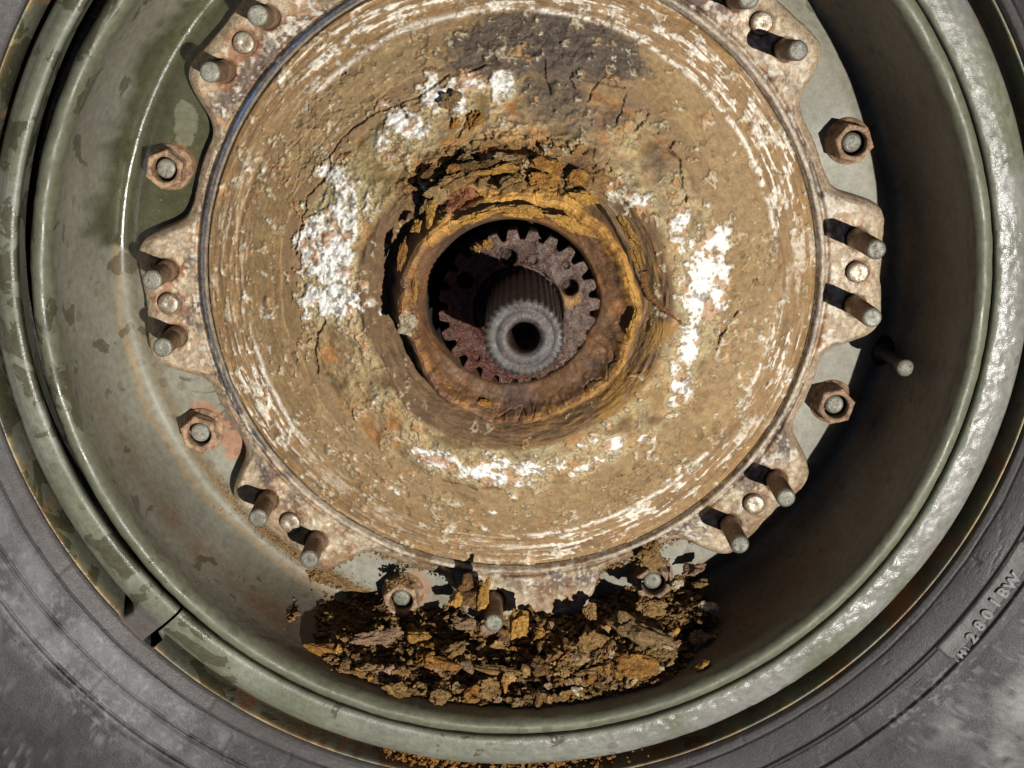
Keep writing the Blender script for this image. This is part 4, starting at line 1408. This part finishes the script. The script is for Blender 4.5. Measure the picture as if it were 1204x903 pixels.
# flaking deposits on the boss at the top (parts of the hub)
for i, (px, py, z, w_, h_, d_, kind, rot) in enumerate([
    (556, 146, -8, 30, 18, .5, 'orange rust', -42), (534, 150, -9, 10, 22, .5, 'orange rust', 20), (512, 228, 16, 26, 18, .5, 'tan mud', 0),
    (532, 214, 14, 30, 18, .5, 'grey brown', -30), (505, 250, 16, 12, 28, .6, 'yellow ochre', 20), (489, 268, 14, 10, 22, .7, 'yellow ochre', 20), (472, 300, 14, 8, 40, .7, 'orange rust', 10),
    (604, 218, 19, 30, 16, .5, 'grey brown', -10), (640, 214, 17, 28, 22, .6, 'orange rust', 10), (590, 200, 12, 36, 10, .5, 'yellow ochre', -10), (560, 196, 8, 40, 14, .6, 'dark brown', -15),
    (650, 196, 10, 34, 20, .5, 'orange rust', 25), (692, 232, 16, 34, 14, .5, 'yellow ochre', 15), (616, 250, 25, 44, 14, .5, 'yellow ochre', 5), (566, 254, 25, 44, 12, .5, 'yellow ochre', -20),
    (668, 262, 25, 44, 14, .5, 'yellow ochre', 28), (545, 190, 4, 18, 14, .6, 'tan mud', 0), (530, 202, 8, 16, 12, .6, 'orange rust', -40), (478, 384, 18, 20, 26, .5, 'white flecked', -30),
    (573, 286, 12, 11, 13, .5, 'yellow ochre', 20), (561, 293, 12, 7, 8, .5, 'yellow ochre', -40), (590, 188, 4, 24, 12, .5, 'tan mud', 0), (620, 186, 4, 28, 12, .5, 'dark brown', 0),
    (680, 212, 8, 22, 14, .5, 'orange rust', 30), (655, 178, 0, 26, 14, .5, 'tan mud', 20), (500, 205, 4, 22, 10, .6, 'dark brown', -50), (748, 300, 20, 10, 40, .5, 'yellow ochre', -14),
    (738, 270, 20, 14, 34, .5, 'yellow ochre', -30), (745, 380, 18, 10, 40, .5, 'yellow ochre', 12), (520, 452, 14, 34, 8, .5, 'orange rust', 38), (573, 478, 14, 22, 10, .5, 'orange rust', 15),
    (486, 342, 17, 9, 44, .5, 'yellow ochre', 4), (530, 120, -14, 22, 20, .5, 'tan mud', -20)]):
    chunk(px, py, z, w_, h_, d_, kind, rot=rot, tilt=(random.uniform(-.25, .25), random.uniform(-.25, .25)), seed=300 + i, sub=4, rough=.55, facet=6, name='rust_flake', parent=hub)


# rusty strip curling from the boss across the face
def build_strip():
    pts = [(757, 318, 12), (757, 334, 8), (763, 348, 3), (774, 358, 0), (786, 368, -3), (801, 380, -7)]
    P = [np.array([*at(x, y, z), z]) for x, y, z in pts]
    n_ = 40
    m_ = 10
    vs = []
    for k_ in range(n_):
        t_ = k_ / (n_ - 1) * (len(P) - 1)
        i = min(int(t_), len(P) - 2)
        f_ = t_ - i
        p = P[i] * (1 - f_) + P[i + 1] * f_
        d = P[i + 1] - P[i]
        d /= np.linalg.norm(d)
        s = np.cross(d, [0, 0, 1.0])
        u = np.cross(s, d)
        wd = 2.3 * (1 - .75 * (k_ / n_)) + .4 * math.sin(k_ * 1.7)
        for j in range(m_):
            b = j / m_ * 2 * math.pi
            w2 = wd * (1 + .25 * math.sin(k_ * 2.3 + j * 1.9))
            vs.append(p + s * math.cos(b) * w2 + u * math.sin(b) * .9)
    F = gridfaces(n_, m_, False)
    j = np.arange(n_ - 1)
    F = np.r_[F, np.stack([j * m_ + m_ - 1, (j + 1) * m_ + m_ - 1, (j + 1) * m_, j * m_], -1)]
    o = mesh('rust_strip', vs, F, M['rs'])
    tag(o, 'thin curling strip of brown rust lying across the right side of the hub', 'rust strip')


M['rs'] = mat_noise('brown rust strip', [C(128, 88, 48), C(96, 66, 40), C(190, 134, 60)], 420, .8, 0, .8, .001, spec=.3)
build_strip()


# crumbs: far too many to count
def crumbs(name, pts, size, mat, label, kind='stuff', seed=0, sub=1):
    V0, F0 = rock_verts(sub, 40 + seed, .45, 6) if sub > 1 else ICO[1]
    r_ = np.random.default_rng(seed)
    k_ = len(pts)
    sc_ = size[0] + (size[1] - size[0]) * r_.random(k_) ** 2.5
    V = np.tile(V0[None], (k_, 1, 1)) * (1 + .5 * (r_.random((k_, len(V0), 1)) - .5)) 
    ax = r_.uniform(.5, 1.2, (k_, 1, 3))
    V = V * ax * sc_[:, None, None]
    th = r_.uniform(0, 6.28, k_)
    c_, s_ = np.cos(th)[:, None], np.sin(th)[:, None]
    x, y, z = V[..., 0].copy(), V[..., 1].copy(), V[..., 2].copy()
    V[..., 0] = x * c_ - z * s_
    V[..., 2] = x * s_ + z * c_
    V += pts[:, None, :]
    F = (np.arange(k_)[:, None, None] * len(V0) + F0[None]).reshape(-1, 3)
    o = mesh(name, V.reshape(-1, 3), F, mat, smooth=False)
    tag(o, label, 'crumbs', kind=kind)
    return o


def disc_z(r_):
    P = np.array(GUT[:13])
    return np.interp(r_, P[:, 0], P[:, 1])


# in the heap
k_ = 9500
a_ = rng.uniform(-124, -58, k_) * math.pi / 180
r_ = rng.uniform(166, 219, k_)
x, y = r_ * np.cos(a_), r_ * np.sin(a_)
z = heap_z(x, y)
ok = z > disc_z(r_) - .5
pts = np.stack([x, y, z + 3.0 * fbm(x, y, s=9, o=5, seed=201) - 1.2], -1)[ok]
crumbs('heap_crumbs', pts[:3000], (.8, 3.4), M['grey brown'], 'countless crumbly brown clods filling gaps between the heaped lumps', seed=1, sub=2)
crumbs('heap_crumbs', pts[3000:4800], (.6, 2.4), M['crumb'], 'countless tan and ochre crumbs sprinkled over the heaped lumps', seed=6, sub=2)
crumbs('heap_grit', pts[4800:] + np.array([0, 0, 1.0]), (.3, 1.3), M['crumb'], 'fine rusty grit between the heaped lumps', seed=7)
# line of crumbs along the bead and scattered up the gutter to the left
k_ = 9000
a_ = np.r_[rng.normal(-84, 19, 4000), -112 - np.abs(rng.normal(0, 13, k_ - 4000))] * math.pi / 180
r_ = np.r_[rng.normal(217.0, 2.4, 4000), rng.normal(198, 2.6, k_ - 4000)]
r_ = np.clip(r_, 176, 218.6)
z = disc_z(r_) + .2
x, y = r_ * np.cos(a_), r_ * np.sin(a_)
crumbs('gutter_crumbs', np.stack([x, y, z], -1), (.10, .62), M['crumb'], 'fine sandy crumbs strewn along the gutter and bead of the rim', seed=2)
# in the groove of the locking ring at the bottom
k_ = 700
cl = rng.choice([-103, -100, -96, -93, -88, -84, -80, -76], k_, p=[.16, .24, .15, .05, .2, .1, .06, .04])
a_ = (cl + rng.normal(0, 1.3, k_)) * math.pi / 180
r_ = rng.uniform(248, 255.5, k_)
z = rng.uniform(-15, -3, k_)
x, y = r_ * np.cos(a_), r_ * np.sin(a_)
crumbs('groove_crumbs', np.stack([x, y, z], -1), (.4, 2.3), M['crumb2'] if 'crumb2' in M else M['orange rust'], 'orange crumbs caught in the locking ring groove below the heap', seed=3)
# dirt lodged along the flange edge at the bottom
k_ = 1500
a_ = rng.uniform(-128, -56, k_) * math.pi / 180
d0 = np.min([np.abs(adiff(a_, g_)) for g_ in GROUP_A], axis=0)
rf = 166.5 + 24.5 * (1 - ss(R(9.2), R(15.0), d0))
r_ = rf + rng.exponential(.9, k_)
z = rng.uniform(-62, -50, k_)
x, y = r_ * np.cos(a_), r_ * np.sin(a_)
crumbs('flange_crumbs', np.stack([x, y, z], -1), (.3, 1.2), M['crumb'], 'dirt crumbs lodged along the lower edge of the hub flange', seed=4)
# on top of the lower nut
for nm, (px, py), zz in (('nut_crumbs', (470, 685), -50), ('nut_crumbs', (768, 662), -48)):
    q = at(px, py, zz)
    k_ = 160
    pts = np.stack([q[0] + rng.normal(0, 3.2, k_), q[1] + rng.normal(0, 1.8, k_), zz + rng.normal(0, 1.2, k_)], -1)
    crumbs(nm, pts, (.4, 1.4), M['crumb'], 'crumbs of dirt lying on the top of the %s bottom wheel nut' % ('left' if px < 600 else 'right'), seed=5)
